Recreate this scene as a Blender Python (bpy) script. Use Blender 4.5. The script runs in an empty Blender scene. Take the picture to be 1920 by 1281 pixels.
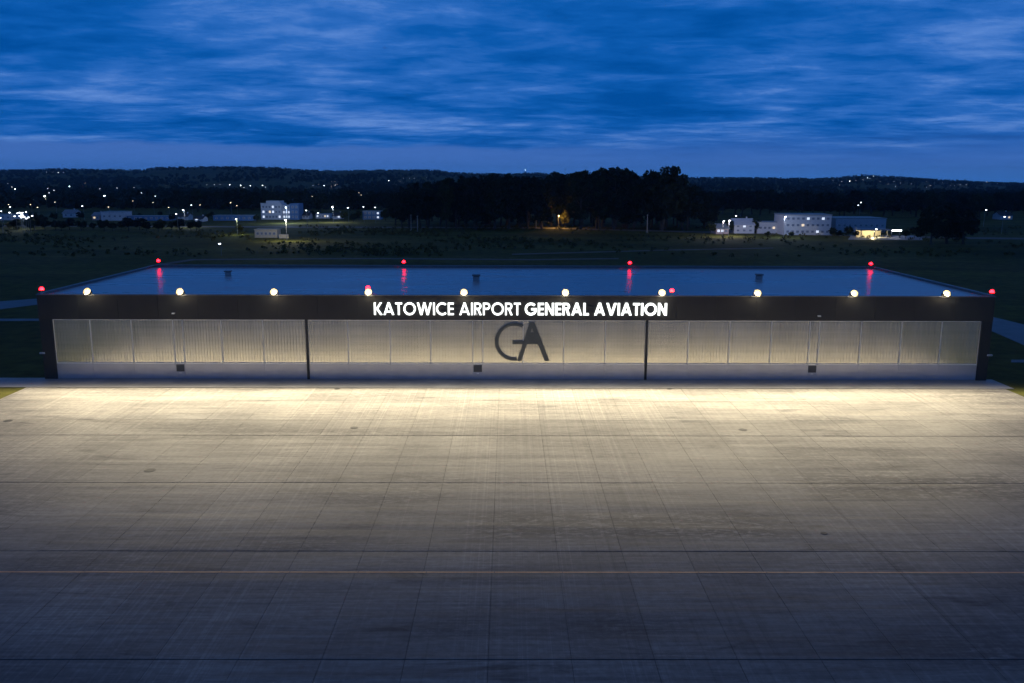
import bpy, bmesh, math, random
import numpy as np
from mathutils import Vector, Matrix

random.seed(7)
rng = np.random.default_rng(7)
scene = bpy.context.scene
C = scene.collection

# ------------------------------------------------------------------ camera
CAM_H = 25.0
F_PX = 1600.0                      # focal length in pixels of a 1920 px wide frame
PITCH = math.radians(10.78)
YAW = math.radians(-0.29)
ROLL = math.radians(0.17)
cam_data = bpy.data.cameras.new('camera')
cam = bpy.data.objects.new('camera', cam_data)
C.objects.link(cam)
cam_data.sensor_fit = 'HORIZONTAL'
cam_data.sensor_width = 36.0
cam_data.lens = F_PX / 1920.0 * 36.0
cam_data.clip_start = 0.5
cam_data.clip_end = 30000.0
CAM_M = (Matrix.Rotation(YAW, 4, 'Z') @ Matrix.Rotation(math.pi / 2 - PITCH, 4, 'X')
         @ Matrix.Rotation(ROLL, 4, 'Z'))
cam.matrix_world = Matrix.Translation((0, 0, CAM_H)) @ CAM_M
scene.camera = cam
R3 = CAM_M.to_3x3()

# ------------------------------------------------------------------ world: dusk sky under broken stratus
world = bpy.data.worlds.new('World')
scene.world = world
world.use_nodes = True
nt = world.node_tree
nt.nodes.clear()


def N(tree, kind, **kw):
    n = tree.nodes.new(kind)
    for k, v in kw.items():
        if k == 'ins':
            for i, val in v.items():
                n.inputs[i].default_value = val
        else:
            setattr(n, k, v)
    return n


def math_node(tree, op, a, b=None, clamp=False):
    n = tree.nodes.new('ShaderNodeMath')
    n.operation = op
    n.use_clamp = clamp
    for i, v in enumerate((a, b)):
        if v is None:
            continue
        if isinstance(v, (int, float)):
            n.inputs[i].default_value = v
        else:
            tree.links.new(v, n.inputs[i])
    return n.outputs[0]


def ramp(tree, fac, stops, interp='LINEAR'):
    n = tree.nodes.new('ShaderNodeValToRGB')
    n.color_ramp.interpolation = interp
    els = n.color_ramp.elements
    while len(els) < len(stops):
        els.new(0.5)
    for e, (p, c) in zip(els, stops):
        e.position = p
        e.color = c if len(c) == 4 else (*c, 1)
    tree.links.new(fac, n.inputs[0])
    return n.outputs[0]


def mixc(tree, fac, a, b, blend='MIX'):
    n = tree.nodes.new('ShaderNodeMix')
    n.data_type = 'RGBA'
    n.blend_type = blend
    for idx, v in ((0, fac), (6, a), (7, b)):
        if isinstance(v, (int, float)):
            n.inputs[idx].default_value = v
        elif isinstance(v, tuple):
            n.inputs[idx].default_value = v if len(v) == 4 else (*v, 1)
        else:
            tree.links.new(v, n.inputs[idx])
    return n.outputs[2]


def smooth01(tree, val, a, b):
    n = tree.nodes.new('ShaderNodeMapRange')
    n.interpolation_type = 'SMOOTHSTEP'
    n.inputs[1].default_value = a
    n.inputs[2].default_value = b
    tree.links.new(val, n.inputs[0])
    return n.outputs[0]


tc = N(nt, 'ShaderNodeTexCoord')
sep = N(nt, 'ShaderNodeSeparateXYZ')
nt.links.new(tc.outputs['Generated'], sep.inputs[0])
elev = math_node(nt, 'MAXIMUM', sep.outputs[2], 0.0)
den = math_node(nt, 'ADD', elev, 0.075)
comb = N(nt, 'ShaderNodeCombineXYZ')
nt.links.new(math_node(nt, 'DIVIDE', sep.outputs[0], den), comb.inputs[0])
nt.links.new(math_node(nt, 'DIVIDE', sep.outputs[1], den), comb.inputs[1])


def cloud_noise(scale_xyz, rot, scale, detail, rough, dist, off=(0, 0, 0)):
    m = N(nt, 'ShaderNodeMapping')
    m.inputs['Scale'].default_value = scale_xyz
    m.inputs['Rotation'].default_value = (0, 0, rot)
    m.inputs['Location'].default_value = off
    nt.links.new(comb.outputs[0], m.inputs[0])
    n = N(nt, 'ShaderNodeTexNoise')
    n.inputs['Scale'].default_value = scale
    n.inputs['Detail'].default_value = detail
    n.inputs['Roughness'].default_value = rough
    n.inputs['Distortion'].default_value = dist
    nt.links.new(m.outputs[0], n.inputs[0])
    return n.outputs[0]


big = cloud_noise((0.6, 0.7, 1), 0.15, 1.0, 3, 0.5, 0.5, (1.7, 3.1, 0))
mid = cloud_noise((0.72, 0.95, 1), -0.16, 2.3, 7, 0.62, 0.35, (4.2, 0.3, 0))
fine = cloud_noise((0.75, 1.0, 1), 0.14, 4.6, 8, 0.62, 0.5, (0.2, 7.3, 0))
cl = math_node(nt, 'ADD', math_node(nt, 'MULTIPLY', big, 0.52),
               math_node(nt, 'ADD', math_node(nt, 'MULTIPLY', mid, 0.38), math_node(nt, 'MULTIPLY', fine, 0.20)))
deck = ramp(nt, cl, [(0.42, (0.000, 0.076, 0.345)), (0.51, (0.004, 0.106, 0.440)),
                     (0.59, (0.026, 0.150, 0.530)), (0.69, (0.110, 0.260, 0.67))])
# clear paler strip between the edge of the cloud deck and the hills
edge_n = N(nt, 'ShaderNodeTexNoise', ins={'Scale': 6.0, 'Detail': 6.0, 'Roughness': 0.6})
nt.links.new(tc.outputs['Generated'], edge_n.inputs[0])
edge = math_node(nt, 'ADD', elev, math_node(nt, 'MULTIPLY', math_node(nt, 'SUBTRACT', edge_n.outputs[0], 0.5), 0.030))
# the edge is crisp on one side of the view and dissolves on the other
soft_edge = math_node(nt, 'MULTIPLY', smooth01(nt, edge, 0.004, 0.062), 1.0)
crisp_edge = smooth01(nt, edge, 0.033, 0.040)
side = smooth01(nt, sep.outputs[0], -0.15, 0.30)
strip_n = N(nt, 'ShaderNodeMix')
nt.links.new(side, strip_n.inputs[0])
nt.links.new(crisp_edge, strip_n.inputs[2])
nt.links.new(soft_edge, strip_n.inputs[3])
strip = strip_n.outputs[0]
low = ramp(nt, elev, [(0.0, (0.050, 0.205, 0.63)), (0.02, (0.060, 0.180, 0.56)), (0.045, (0.055, 0.155, 0.49))])
sky_col = mixc(nt, strip, low, deck)
# the deck thickens overhead: dimmer, greyer light from above
over = smooth01(nt, elev, 0.16, 0.62)
sky_col = mixc(nt, over, sky_col, mixc(nt, cl, (0.014, 0.034, 0.100), (0.030, 0.062, 0.170)))
bg = N(nt, 'ShaderNodeBackground')
bg.inputs[1].default_value = 1.0
nt.links.new(sky_col, bg.inputs[0])
wo = N(nt, 'ShaderNodeOutputWorld')
nt.links.new(bg.outputs[0], wo.inputs[0])

# after-glow: the sun is down, only a very weak broad light is left
sun_d = bpy.data.lights.new('sun', 'SUN')
sun_d.energy = 0.012
sun_d.angle = math.radians(40)
sun_d.color = (0.75, 0.82, 1.0)
sun = bpy.data.objects.new('sun', sun_d)
sun.rotation_euler = (math.radians(55), 0, math.radians(-25))
C.objects.link(sun)

scene.view_settings.view_transform = 'Standard'
scene.view_settings.look = 'None'
scene.view_settings.exposure = 0.0
scene.view_settings.gamma = 1.0
scene.view_settings.use_curve_mapping = False
scene.cycles.use_denoising = True
scene.cycles.max_bounces = 4
scene.cycles.diffuse_bounces = 2
scene.cycles.glossy_bounces = 2
scene.cycles.volume_bounces = 0
scene.cycles.adaptive_threshold = 0.03
scene.cycles.sample_clamp_indirect = 12.0
scene.cycles.caustics_reflective = False
scene.cycles.caustics_refractive = False
scene.cycles.filter_width = 1.5

HAZE = 7.0e-5
FLOOD_POWER = 26500.0
FLOOD_COL = (1.0, 0.86, 0.59)

# ------------------------------------------------------------------ helpers


def ray(px, py):
    """Unit-depth direction through a point of the 1920x1281 photograph."""
    return R3 @ Vector(((px - 960.0) / F_PX, -(py - 640.5) / F_PX, -1.0))


def on_plane_y(px, py, Y):
    d = ray(px, py)
    t = Y / d.y
    return Vector((d.x * t, Y, CAM_H + d.z * t))


def on_plane_z(px, py, z):
    d = ray(px, py)
    t = (z - CAM_H) / d.z
    return Vector((d.x * t, d.y * t, z))


def project(p):
    v = R3.transposed() @ (Vector(p) - Vector((0, 0, CAM_H)))
    return (960 + F_PX * v.x / -v.z, 640.5 - F_PX * v.y / -v.z, -v.z)


def mesh_from(verts, faces, name='mesh'):
    me = bpy.data.meshes.new(name)
    me.from_pydata([tuple(v) for v in verts], [], faces)
    me.update()
    return me


class MB:
    """Collects simple shapes into one mesh."""

    def __init__(self):
        self.v, self.f = [], []

    def box(self, x0, x1, y0, y1, z0, z1):
        b = len(self.v)
        self.v += [(x0, y0, z0), (x1, y0, z0), (x1, y1, z0), (x0, y1, z0),
                   (x0, y0, z1), (x1, y0, z1), (x1, y1, z1), (x0, y1, z1)]
        self.f += [tuple(b + i for i in q) for q in
                   ((0, 3, 2, 1), (4, 5, 6, 7), (0, 1, 5, 4), (1, 2, 6, 5), (2, 3, 7, 6), (3, 0, 4, 7))]
        return self

    def tube(self, p, q, r0, r1=None, n=8):
        r1 = r0 if r1 is None else r1
        p, q = Vector(p), Vector(q)
        d = (q - p).normalized()
        a = d.orthogonal().normalized()
        c = d.cross(a)
        b = len(self.v)
        for k in range(n):
            t = 2 * math.pi * k / n
            o = a * math.cos(t) + c * math.sin(t)
            self.v.append(tuple(p + o * r0))
            self.v.append(tuple(q + o * r1))
        for k in range(n):
            i, j = 2 * k, 2 * ((k + 1) % n)
            self.f.append((b + i, b + j, b + j + 1, b + i + 1))
        self.f.append(tuple(b + 2 * k for k in range(n))[::-1])
        self.f.append(tuple(b + 2 * k + 1 for k in range(n)))
        return self

    def dome(self, c, r, h, n=10, m=5):
        b = len(self.v)
        for j in range(m):
            t = j / m * math.pi / 2
            for k in range(n):
                a = 2 * math.pi * k / n
                self.v.append((c[0] + r * math.cos(t) * math.cos(a), c[1] + r * math.cos(t) * math.sin(a), c[2] + h * math.sin(t)))
        self.v.append((c[0], c[1], c[2] + h))
        for j in range(m - 1):
            for k in range(n):
                k2 = (k + 1) % n
                self.f.append((b + j * n + k, b + j * n + k2, b + (j + 1) * n + k2, b + (j + 1) * n + k))
        for k in range(n):
            self.f.append((b + (m - 1) * n + k, b + (m - 1) * n + (k + 1) % n, b + m * n))
        self.f.append(tuple(b + k for k in range(n))[::-1])
        return self

    def ball(self, c, r, n=10, m=6):
        b = len(self.v)
        for j in range(1, m):
            t = -math.pi / 2 + j / m * math.pi
            for k in range(n):
                a = 2 * math.pi * k / n
                self.v.append((c[0] + r * math.cos(t) * math.cos(a), c[1] + r * math.cos(t) * math.sin(a), c[2] + r * math.sin(t)))
        self.v += [(c[0], c[1], c[2] - r), (c[0], c[1], c[2] + r)]
        for j in range(m - 2):
            for k in range(n):
                k2 = (k + 1) % n
                self.f.append((b + j * n + k, b + j * n + k2, b + (j + 1) * n + k2, b + (j + 1) * n + k))
        lo, hi = b + (m - 1) * n, b + (m - 1) * n + 1
        for k in range(n):
            self.f.append((lo, b + (k + 1) % n, b + k))
            self.f.append((b + (m - 2) * n + k, b + (m - 2) * n + (k + 1) % n, hi))
        return self

    def prism_xz(self, poly, y0, y1):
        """polygon in the x-z plane (counter-clockwise seen from -y) pulled from y0 (front) to y1 (back)."""
        b, n = len(self.v), len(poly)
        self.v += [(x, y0, z) for x, z in poly] + [(x, y1, z) for x, z in poly]
        self.f.append(tuple(b + i for i in range(n)))
        self.f.append(tuple(b + n + i for i in range(n))[::-1])
        for i in range(n):
            j = (i + 1) % n
            self.f.append((b + i, b + n + i, b + n + j, b + j))
        return self

    def prism_xy(self, poly, z0, z1):
        b, n = len(self.v), len(poly)
        self.v += [(x, y, z1) for x, y in poly] + [(x, y, z0) for x, y in poly]
        self.f.append(tuple(b + i for i in range(n)))
        self.f.append(tuple(b + n + i for i in range(n))[::-1])
        for i in range(n):
            j = (i + 1) % n
            self.f.append((b + i, b + n + i, b + n + j, b + j))
        return self

    def mesh(self, name='mesh'):
        me = mesh_from(self.v, self.f, name)
        bm = bmesh.new()
        bm.from_mesh(me)
        bmesh.ops.recalc_face_normals(bm, faces=bm.faces)
        bm.to_mesh(me)
        bm.free()
        return me

    def build(self, name, mat, parent=None, loc=None, smooth=False):
        return link(name, self.mesh(name), mat, parent, loc, smooth)


def link(name, me, mat=None, parent=None, loc=None, smooth=False):
    o = bpy.data.objects.new(name, me)
    C.objects.link(o)
    if mat is not None and me is not None and not me.materials:
        me.materials.append(mat)
    if smooth:
        for p in me.polygons:
            p.use_smooth = True
    if parent is not None:
        o.parent = parent
    if loc is not None:
        o.location = loc
    return o


def tag(o, label=None, cat=None, group=None, kind=None):
    if label:
        o['label'] = label
    if cat:
        o['category'] = cat
    if group:
        o['group'] = group
    if kind:
        o['kind'] = kind
    return o


def thing(name, label, cat, loc=(0, 0, 0), rz=0.0, group=None):
    o = bpy.data.objects.new(name, None)
    C.objects.link(o)
    o.location = loc
    o.rotation_euler = (0, 0, rz)
    return tag(o, label, cat, group)


def children(o):
    return [x for x in KIDS.get(o.name, [])]


KIDS = {}


def copy_tree(o, loc, rz=0.0, sc=1.0, label=None, group=None, kids=None):
    c = o.copy()
    C.objects.link(c)
    c.location = loc
    c.rotation_euler = (0, 0, rz)
    c.scale = (sc, sc, sc) if isinstance(sc, (int, float)) else sc
    if label:
        c['label'] = label
    if group:
        c['group'] = group
    for k in (kids if kids is not None else list(o.children)):
        d = k.copy()
        C.objects.link(d)
        d.parent = c
        for g in list(k.children):
            e = g.copy()
            C.objects.link(e)
            e.parent = d
    return c


# ------------------------------------------------------------------ materials
def new_mat(name):
    m = bpy.data.materials.new(name)
    m.use_nodes = True
    t = m.node_tree
    return m, t, t.nodes['Principled BSDF']


def simple(name, col, rough=0.6, metal=0.0, spec=0.5, var=0.12, scale=1.5):
    """One base colour with a little procedural unevenness."""
    m, t, b = new_mat(name)
    tcn = N(t, 'ShaderNodeTexCoord')
    n = N(t, 'ShaderNodeTexNoise', ins={'Scale': scale, 'Detail': 5.0, 'Roughness': 0.6})
    t.links.new(tcn.outputs['Object'], n.inputs[0])
    lo = tuple(c * (1 - var) for c in col)
    hi = tuple(min(1, c * (1 + var)) for c in col)
    t.links.new(ramp(t, n.outputs[0], [(0.3, lo), (0.7, hi)]), b.inputs['Base Color'])
    b.inputs['Roughness'].default_value = rough
    b.inputs['Metallic'].default_value = metal
    b.inputs['Specular IOR Level'].default_value = spec
    return m


def emit(name, col, strength, sampled=True):
    m, t, b = new_mat(name)
    b.inputs['Base Color'].default_value = (0.8, 0.8, 0.8, 1)
    b.inputs['Emission Color'].default_value = (*col, 1)
    b.inputs['Emission Strength'].default_value = strength
    if not sampled:
        m.cycles.emission_sampling = 'NONE'
    return m


def world_xy(t):
    g = N(t, 'ShaderNodeNewGeometry')
    return g.outputs['Position']


def mapped(t, vec, scale, rot=0.0, loc=(0, 0, 0)):
    m = N(t, 'ShaderNodeMapping')
    m.inputs['Scale'].default_value = scale
    m.inputs['Rotation'].default_value = (0, 0, rot)
    m.inputs['Location'].default_value = loc
    t.links.new(vec, m.inputs[0])
    return m.outputs[0]


def noise(t, vec, scale, detail=5, rough=0.6, dist=0.0):
    n = N(t, 'ShaderNodeTexNoise', ins={'Scale': scale, 'Detail': detail, 'Roughness': rough, 'Distortion': dist})
    t.links.new(vec, n.inputs[0])
    return n.outputs[0]


def concrete_mat(name='apron_concrete', k=1.0):
    m, t, b = new_mat(name)
    p = world_xy(t)
    fine = noise(t, p, 2.2, 6, 0.65)
    cross = noise(t, mapped(t, p, (0.035, 0.85, 1)), 1.0, 6, 0.62, 0.2)        # brushed across: streaks along x
    cross2 = noise(t, mapped(t, p, (0.10, 2.6, 1), 0.01), 1.0, 4, 0.6)
    patch = noise(t, mapped(t, p, (0.03, 0.02, 1), 0, (9, 4, 0)), 1.0, 2, 0.5)
    tyre = noise(t, mapped(t, p, (3.0, 0.022, 1), 0.03), 1.0, 3, 0.6, 1.2)      # wheel tracks along y
    tyre2 = noise(t, mapped(t, p, (2.0, 0.035, 1), -0.24), 1.0, 3, 0.6, 1.6)
    blot = noise(t, mapped(t, p, (0.05, 0.16, 1), 0, (3, 1.5, 0)), 1.0, 4, 0.55, 0.4)
    stain = noise(t, mapped(t, p, (0.13, 0.55, 1), 0.02, (7.1, 2.4, 0)), 1.0, 6, 0.68, 0.6)
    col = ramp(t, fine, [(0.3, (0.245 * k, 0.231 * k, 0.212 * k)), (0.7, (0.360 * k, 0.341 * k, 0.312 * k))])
    col = mixc(t, 1.0, col, ramp(t, cross, [(0.32, (0.74, 0.74, 0.75)), (0.52, (0.97, 0.97, 0.97)), (0.7, (1.06, 1.05, 1.03))]), 'MULTIPLY')
    col = mixc(t, 1.0, col, ramp(t, cross2, [(0.33, (0.80, 0.80, 0.81)), (0.6, (1.06, 1.06, 1.05))]), 'MULTIPLY')
    cross3 = noise(t, mapped(t, p, (0.30, 4.5, 1), -0.015, (2, 5, 0)), 1.0, 4, 0.65, 0.5)
    col = mixc(t, 1.0, col, ramp(t, cross3, [(0.36, (0.84, 0.84, 0.85)), (0.60, (1.08, 1.08, 1.07))]), 'MULTIPLY')
    # thin pale wheel tracks, in bundles
    trk = noise(t, mapped(t, p, (6.5, 0.012, 1), 0.012, (1.3, 0, 0)), 1.0, 2, 0.5, 0.8)
    bun = noise(t, mapped(t, p, (0.16, 0.012, 1), 0.012, (5, 8, 0)), 1.0, 3, 0.6)
    tk = math_node(t, 'MULTIPLY', smooth01(t, trk, 0.53, 0.63), smooth01(t, bun, 0.36, 0.56))
    col = mixc(t, math_node(t, 'MULTIPLY', tk, 0.55), col, mixc(t, 1.0, col, (1.45, 1.43, 1.42), 'MULTIPLY'))
    # dark rubber scuffs in a few places
    sc_a = noise(t, mapped(t, p, (0.9, 2.6, 1), 0.25, (3.3, 1.1, 0)), 1.0, 6, 0.7, 1.0)
    sc_m = noise(t, mapped(t, p, (0.045, 0.11, 1), 0.0, (1.0, 6.6, 0)), 1.0, 2, 0.5)
    sx_ = N(t, 'ShaderNodeSeparateXYZ')
    t.links.new(p, sx_.inputs[0])

    def area(x0, x1, y0, y1):
        fx_ = math_node(t, 'MULTIPLY', smooth01(t, sx_.outputs[0], x0 - 3, x0 + 3), math_node(t, 'SUBTRACT', 1.0, smooth01(t, sx_.outputs[0], x1 - 3, x1 + 3)))
        fy_ = math_node(t, 'MULTIPLY', smooth01(t, sx_.outputs[1], y0 - 1.2, y0 + 1.2), math_node(t, 'SUBTRACT', 1.0, smooth01(t, sx_.outputs[1], y1 - 1.2, y1 + 1.2)))
        return math_node(t, 'MULTIPLY', fx_, fy_)

    used = math_node(t, 'MAXIMUM', math_node(t, 'MAXIMUM', area(-3, 21, 56.5, 61.5), area(24, 44, 64, 70.5)), math_node(t, 'MULTIPLY', smooth01(t, sc_m, 0.52, 0.68), 0.7))
    sk = math_node(t, 'MULTIPLY', smooth01(t, sc_a, 0.40, 0.52), used)
    col = mixc(t, math_node(t, 'MULTIPLY', sk, 0.85), col, mixc(t, 1.0, col, (0.36, 0.37, 0.41), 'MULTIPLY'))
    pm = smooth01(t, patch, 0.38, 0.62)
    col = mixc(t, pm, col, mixc(t, 1.0, col, ramp(t, tyre, [(0.32, (0.80, 0.80, 0.81)), (0.46, (1.0, 1.0, 1.0)), (0.66, (1.0, 1.0, 1.0)), (0.76, (1.16, 1.16, 1.15))]), 'MULTIPLY'))
    col = mixc(t, math_node(t, 'SUBTRACT', 1.0, pm), col, mixc(t, 1.0, col, ramp(t, tyre2, [(0.30, (0.86, 0.86, 0.87)), (0.40, (1.0, 1.0, 1.0)), (0.68, (1, 1, 1)), (0.76, (1.12, 1.12, 1.12))]), 'MULTIPLY'))
    col = mixc(t, 1.0, col, ramp(t, blot, [(0.34, (0.74, 0.745, 0.76)), (0.6, (1.05, 1.05, 1.04))]), 'MULTIPLY')
    col = mixc(t, 1.0, col, ramp(t, stain, [(0.30, (0.45, 0.46, 0.49)), (0.40, (0.86, 0.86, 0.87)), (0.46, (1, 1, 1))]), 'MULTIPLY')
    oi = N(t, 'ShaderNodeObjectInfo')
    col = mixc(t, 1.0, col, ramp(t, oi.outputs['Random'], [(0.0, (0.90, 0.90, 0.905)), (1.0, (1.05, 1.045, 1.035))]), 'MULTIPLY')
    t.links.new(col, b.inputs['Base Color'])
    t.links.new(ramp(t, cross, [(0.3, (0.62, 0.62, 0.62)), (0.7, (0.86, 0.86, 0.86))]), b.inputs['Roughness'])
    b.inputs['Specular IOR Level'].default_value = 0.35
    bp = N(t, 'ShaderNodeBump', ins={'Strength': 0.35, 'Distance': 0.02})
    t.links.new(fine, bp.inputs['Height'])
    t.links.new(bp.outputs[0], b.inputs['Normal'])
    return m


def ground_mat():
    m, t, b = new_mat('grassland')
    p = world_xy(t)
    a = noise(t, p, 0.012, 8, 0.62, 0.5)
    c = noise(t, p, 0.35, 6, 0.65)
    s = noise(t, mapped(t, p, (0.012, 0.05, 1), 0.05), 1.0, 6, 0.6, 0.4)
    col = ramp(t, a, [(0.30, (0.058, 0.064, 0.014)), (0.50, (0.105, 0.108, 0.026)), (0.70, (0.165, 0.142, 0.050))])
    col = mixc(t, 1.0, col, ramp(t, s, [(0.3, (0.6, 0.62, 0.6)), (0.7, (1.35, 1.3, 1.2))]), 'MULTIPLY')
    col = mixc(t, 1.0, col, ramp(t, c, [(0.3, (0.55, 0.55, 0.55)), (0.7, (1.35, 1.35, 1.35))]), 'MULTIPLY')
    t.links.new(col, b.inputs['Base Color'])
    b.inputs['Roughness'].default_value = 0.95
    b.inputs['Specular IOR Level'].default_value = 0.1
    bp = N(t, 'ShaderNodeBump', ins={'Strength': 0.8, 'Distance': 0.25})
    t.links.new(c, bp.inputs['Height'])
    t.links.new(bp.outputs[0], b.inputs['Normal'])
    return m


def foliage_mat(name, col):
    m, t, b = new_mat(name)
    oi = N(t, 'ShaderNodeObjectInfo')
    n = noise(t, world_xy(t), 0.5, 3)
    lo = tuple(c * 0.55 for c in col)
    hi = tuple(c * 1.5 for c in col)
    c1 = ramp(t, n, [(0.3, lo), (0.7, hi)])
    c1 = mixc(t, 1.0, c1, ramp(t, oi.outputs['Random'], [(0, (0.7, 0.75, 0.8)), (1, (1.25, 1.15, 1.0))]), 'MULTIPLY')
    t.links.new(c1, b.inputs['Base Color'])
    b.inputs['Roughness'].default_value = 0.7
    b.inputs['Specular IOR Level'].default_value = 0.2
    return m


def cladding_mat():
    m, t, b = new_mat('ribbed_cladding')
    p = world_xy(t)
    sx = N(t, 'ShaderNodeSeparateXYZ')
    t.links.new(p, sx.inputs[0])
    w = noise(t, mapped(t, p, (0.9, 1, 0.12)), 1.0, 5, 0.6)
    h = noise(t, mapped(t, p, (0.05, 1, 3.2)), 1.0, 4, 0.6)
    col = ramp(t, w, [(0.3, (0.82, 0.785, 0.655)), (0.7, (0.90, 0.865, 0.73))])
    col = mixc(t, 1.0, col, ramp(t, h, [(0.35, (0.88, 0.88, 0.88)), (0.6, (1.04, 1.04, 1.04))]), 'MULTIPLY')
    t.links.new(col, b.inputs['Base Color'])
    b.inputs['Metallic'].default_value = 0.72
    t.links.new(ramp(t, w, [(0.3, (0.17, 0.17, 0.17)), (0.7, (0.23, 0.23, 0.23))]), b.inputs['Roughness'])
    return m


def roof_mat():
    m, t, b = new_mat('roof_membrane')
    p = world_xy(t)
    a = noise(t, mapped(t, p, (0.08, 0.35, 1)), 1.0, 5, 0.6, 0.3)
    sx = N(t, 'ShaderNodeSeparateXYZ')
    t.links.new(p, sx.inputs[0])
    seam = math_node(t, 'PINGPONG', sx.outputs[1], 1.05)
    seam = ramp(t, seam, [(0.0, (0.62, 0.62, 0.62)), (0.07, (1, 1, 1))])
    col = ramp(t, a, [(0.3, (0.38, 0.385, 0.395)), (0.7, (0.56, 0.565, 0.575))])
    col = mixc(t, 1.0, col, seam, 'MULTIPLY')
    t.links.new(col, b.inputs['Base Color'])
    t.links.new(ramp(t, a, [(0.3, (0.24, 0.24, 0.24)), (0.7, (0.36, 0.36, 0.36))]), b.inputs['Roughness'])
    b.inputs['Specular IOR Level'].default_value = 0.85
    return m


M = {}
M['concrete'] = concrete_mat()
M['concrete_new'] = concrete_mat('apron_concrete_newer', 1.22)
M['ground'] = ground_mat()
M['joint'] = simple('joint_sealant', (0.10, 0.096, 0.094), 0.8)
M['asphalt'] = simple('asphalt', (0.055, 0.056, 0.06), 0.45, spec=0.6, var=0.25, scale=0.4)
M['asphalt_pale'] = simple('worn_asphalt', (0.13, 0.13, 0.135), 0.5, var=0.25, scale=0.3)
M['paving'] = simple('pale_paving', (0.34, 0.34, 0.34), 0.55, var=0.2, scale=0.3)
M['track'] = simple('gravel_track', (0.16, 0.14, 0.12), 0.9, var=0.25, scale=0.3)
M['kerb'] = simple('kerb_concrete', (0.32, 0.31, 0.30), 0.8)
M['fascia'] = simple('dark_fascia_panel', (0.023, 0.020, 0.018), 0.55, var=0.18, scale=0.5)
M['dark_metal'] = simple('dark_metal', (0.013, 0.013, 0.015), 0.5)
M['frame'] = simple('aluminium_frame', (0.88, 0.87, 0.82), 0.35, 0.35, var=0.03)
M['cladding'] = cladding_mat()
M['base_panel'] = simple('smooth_base_panel', (0.46, 0.47, 0.53), 0.30, 0.5, var=0.08, scale=0.6)
M['side_wall'] = simple('side_cladding', (0.05, 0.05, 0.055), 0.55)
M['roof'] = roof_mat()
M['coping'] = simple('coping', (0.16, 0.16, 0.165), 0.4, 0.3)
M['glass_dark'] = simple('dark_glass', (0.02, 0.022, 0.025), 0.12, spec=0.8)
M['glass_grey'] = simple('curtained_glass', (0.22, 0.25, 0.31), 0.3, spec=0.6)
M['emblem'] = simple('emblem_metal', (0.085, 0.095, 0.095), 0.38, 0.3)
M['white_paint'] = simple('white_paint', (0.75, 0.75, 0.74), 0.5)
M['orange_paint'] = simple('orange_line_paint', (0.95, 0.42, 0.20), 0.6, var=0.3, scale=0.8)
M['iron'] = simple('cast_iron', (0.05, 0.05, 0.05), 0.75)
M['galv'] = simple('galvanised_steel', (0.30, 0.31, 0.32), 0.45, 0.6)
M['house_white'] = simple('white_render', (0.62, 0.63, 0.66), 0.8, var=0.08)
M['house_cream'] = simple('cream_render', (0.55, 0.50, 0.40), 0.8, var=0.1)
M['house_pink'] = simple('pinkish_render', (0.55, 0.42, 0.40), 0.8, var=0.1)
M['house_blue'] = simple('blue_panel', (0.10, 0.22, 0.42), 0.7, var=0.1)
M['roof_dark'] = simple('dark_roof_tiles', (0.05, 0.045, 0.045), 0.7)
M['roof_pale'] = simple('pale_sheet_roof', (0.30, 0.32, 0.34), 0.5)
M['bark'] = simple('bark', (0.06, 0.05, 0.04), 0.9)
M['leaf_a'] = foliage_mat('leaf_green', (0.030, 0.042, 0.016))
M['leaf_b'] = foliage_mat('leaf_dark', (0.018, 0.028, 0.012))
M['leaf_c'] = foliage_mat('leaf_olive', (0.085, 0.082, 0.028))
M['letter'] = emit('lit_letter_face', (0.94, 1.0, 0.95), 2.0, sampled=False)
M['letter_side'] = emit('lit_letter_rim', (0.90, 1.0, 0.94), 1.6)
M['flood_lens'] = emit('flood_bulb', (1.0, 0.88, 0.60), 70.0)
M['reflector'] = simple('satin_reflector', (0.13, 0.10, 0.055), 0.5, var=0.04)
M['red_lens'] = emit('red_lens', (1.0, 0.003, 0.006), 26.0, sampled=False)
M['led_near'] = emit('led_lens_near', (0.90, 0.95, 1.0), 15.0, sampled=False)
M['led_far'] = emit('led_lens_far', (0.88, 0.95, 1.0), 34.0, sampled=False)
M['led_dim'] = emit('led_lens_dim', (0.85, 0.93, 1.0), 6.5, sampled=False)
M['led_warm'] = emit('warm_lamp_lens', (1.0, 0.78, 0.48), 6.0, sampled=False)
M['sodium'] = emit('sodium_lens', (1.0, 0.55, 0.14), 14.0, sampled=False)
M['window_lit'] = emit('lit_window', (0.75, 0.85, 1.0), 0.9, sampled=False)
M['window_warm'] = emit('warm_window', (1.0, 0.75, 0.4), 0.8, sampled=False)

# ------------------------------------------------------------------ terrain
D = 105.2                                      # facade line
crest_px = [(-400, 322), (0, 320), (60, 320), (100, 318), (270, 320), (292, 315.5), (440, 314), (520, 315.5), (565, 320), (640, 322),
            (690, 320), (820, 320.5), (845, 325), (960, 328), (985, 325), (1060, 328), (1180, 331), (1300, 334), (1440, 334.5),
            (1530, 336), (1575, 333.5), (1615, 329), (1660, 331), (1720, 335), (1760, 338), (1840, 342), (1920, 344), (2300, 347)]
CREST_Y = 4200.0
crest_x = [on_plane_y(px, py, CREST_Y).x for px, py in crest_px]
crest_z = [on_plane_y(px, py, CREST_Y).z for px, py in crest_px]


def sstep(a, b, x):
    t = min(1.0, max(0.0, (x - a) / (b - a)))
    return t * t * (3 - 2 * t)


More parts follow.
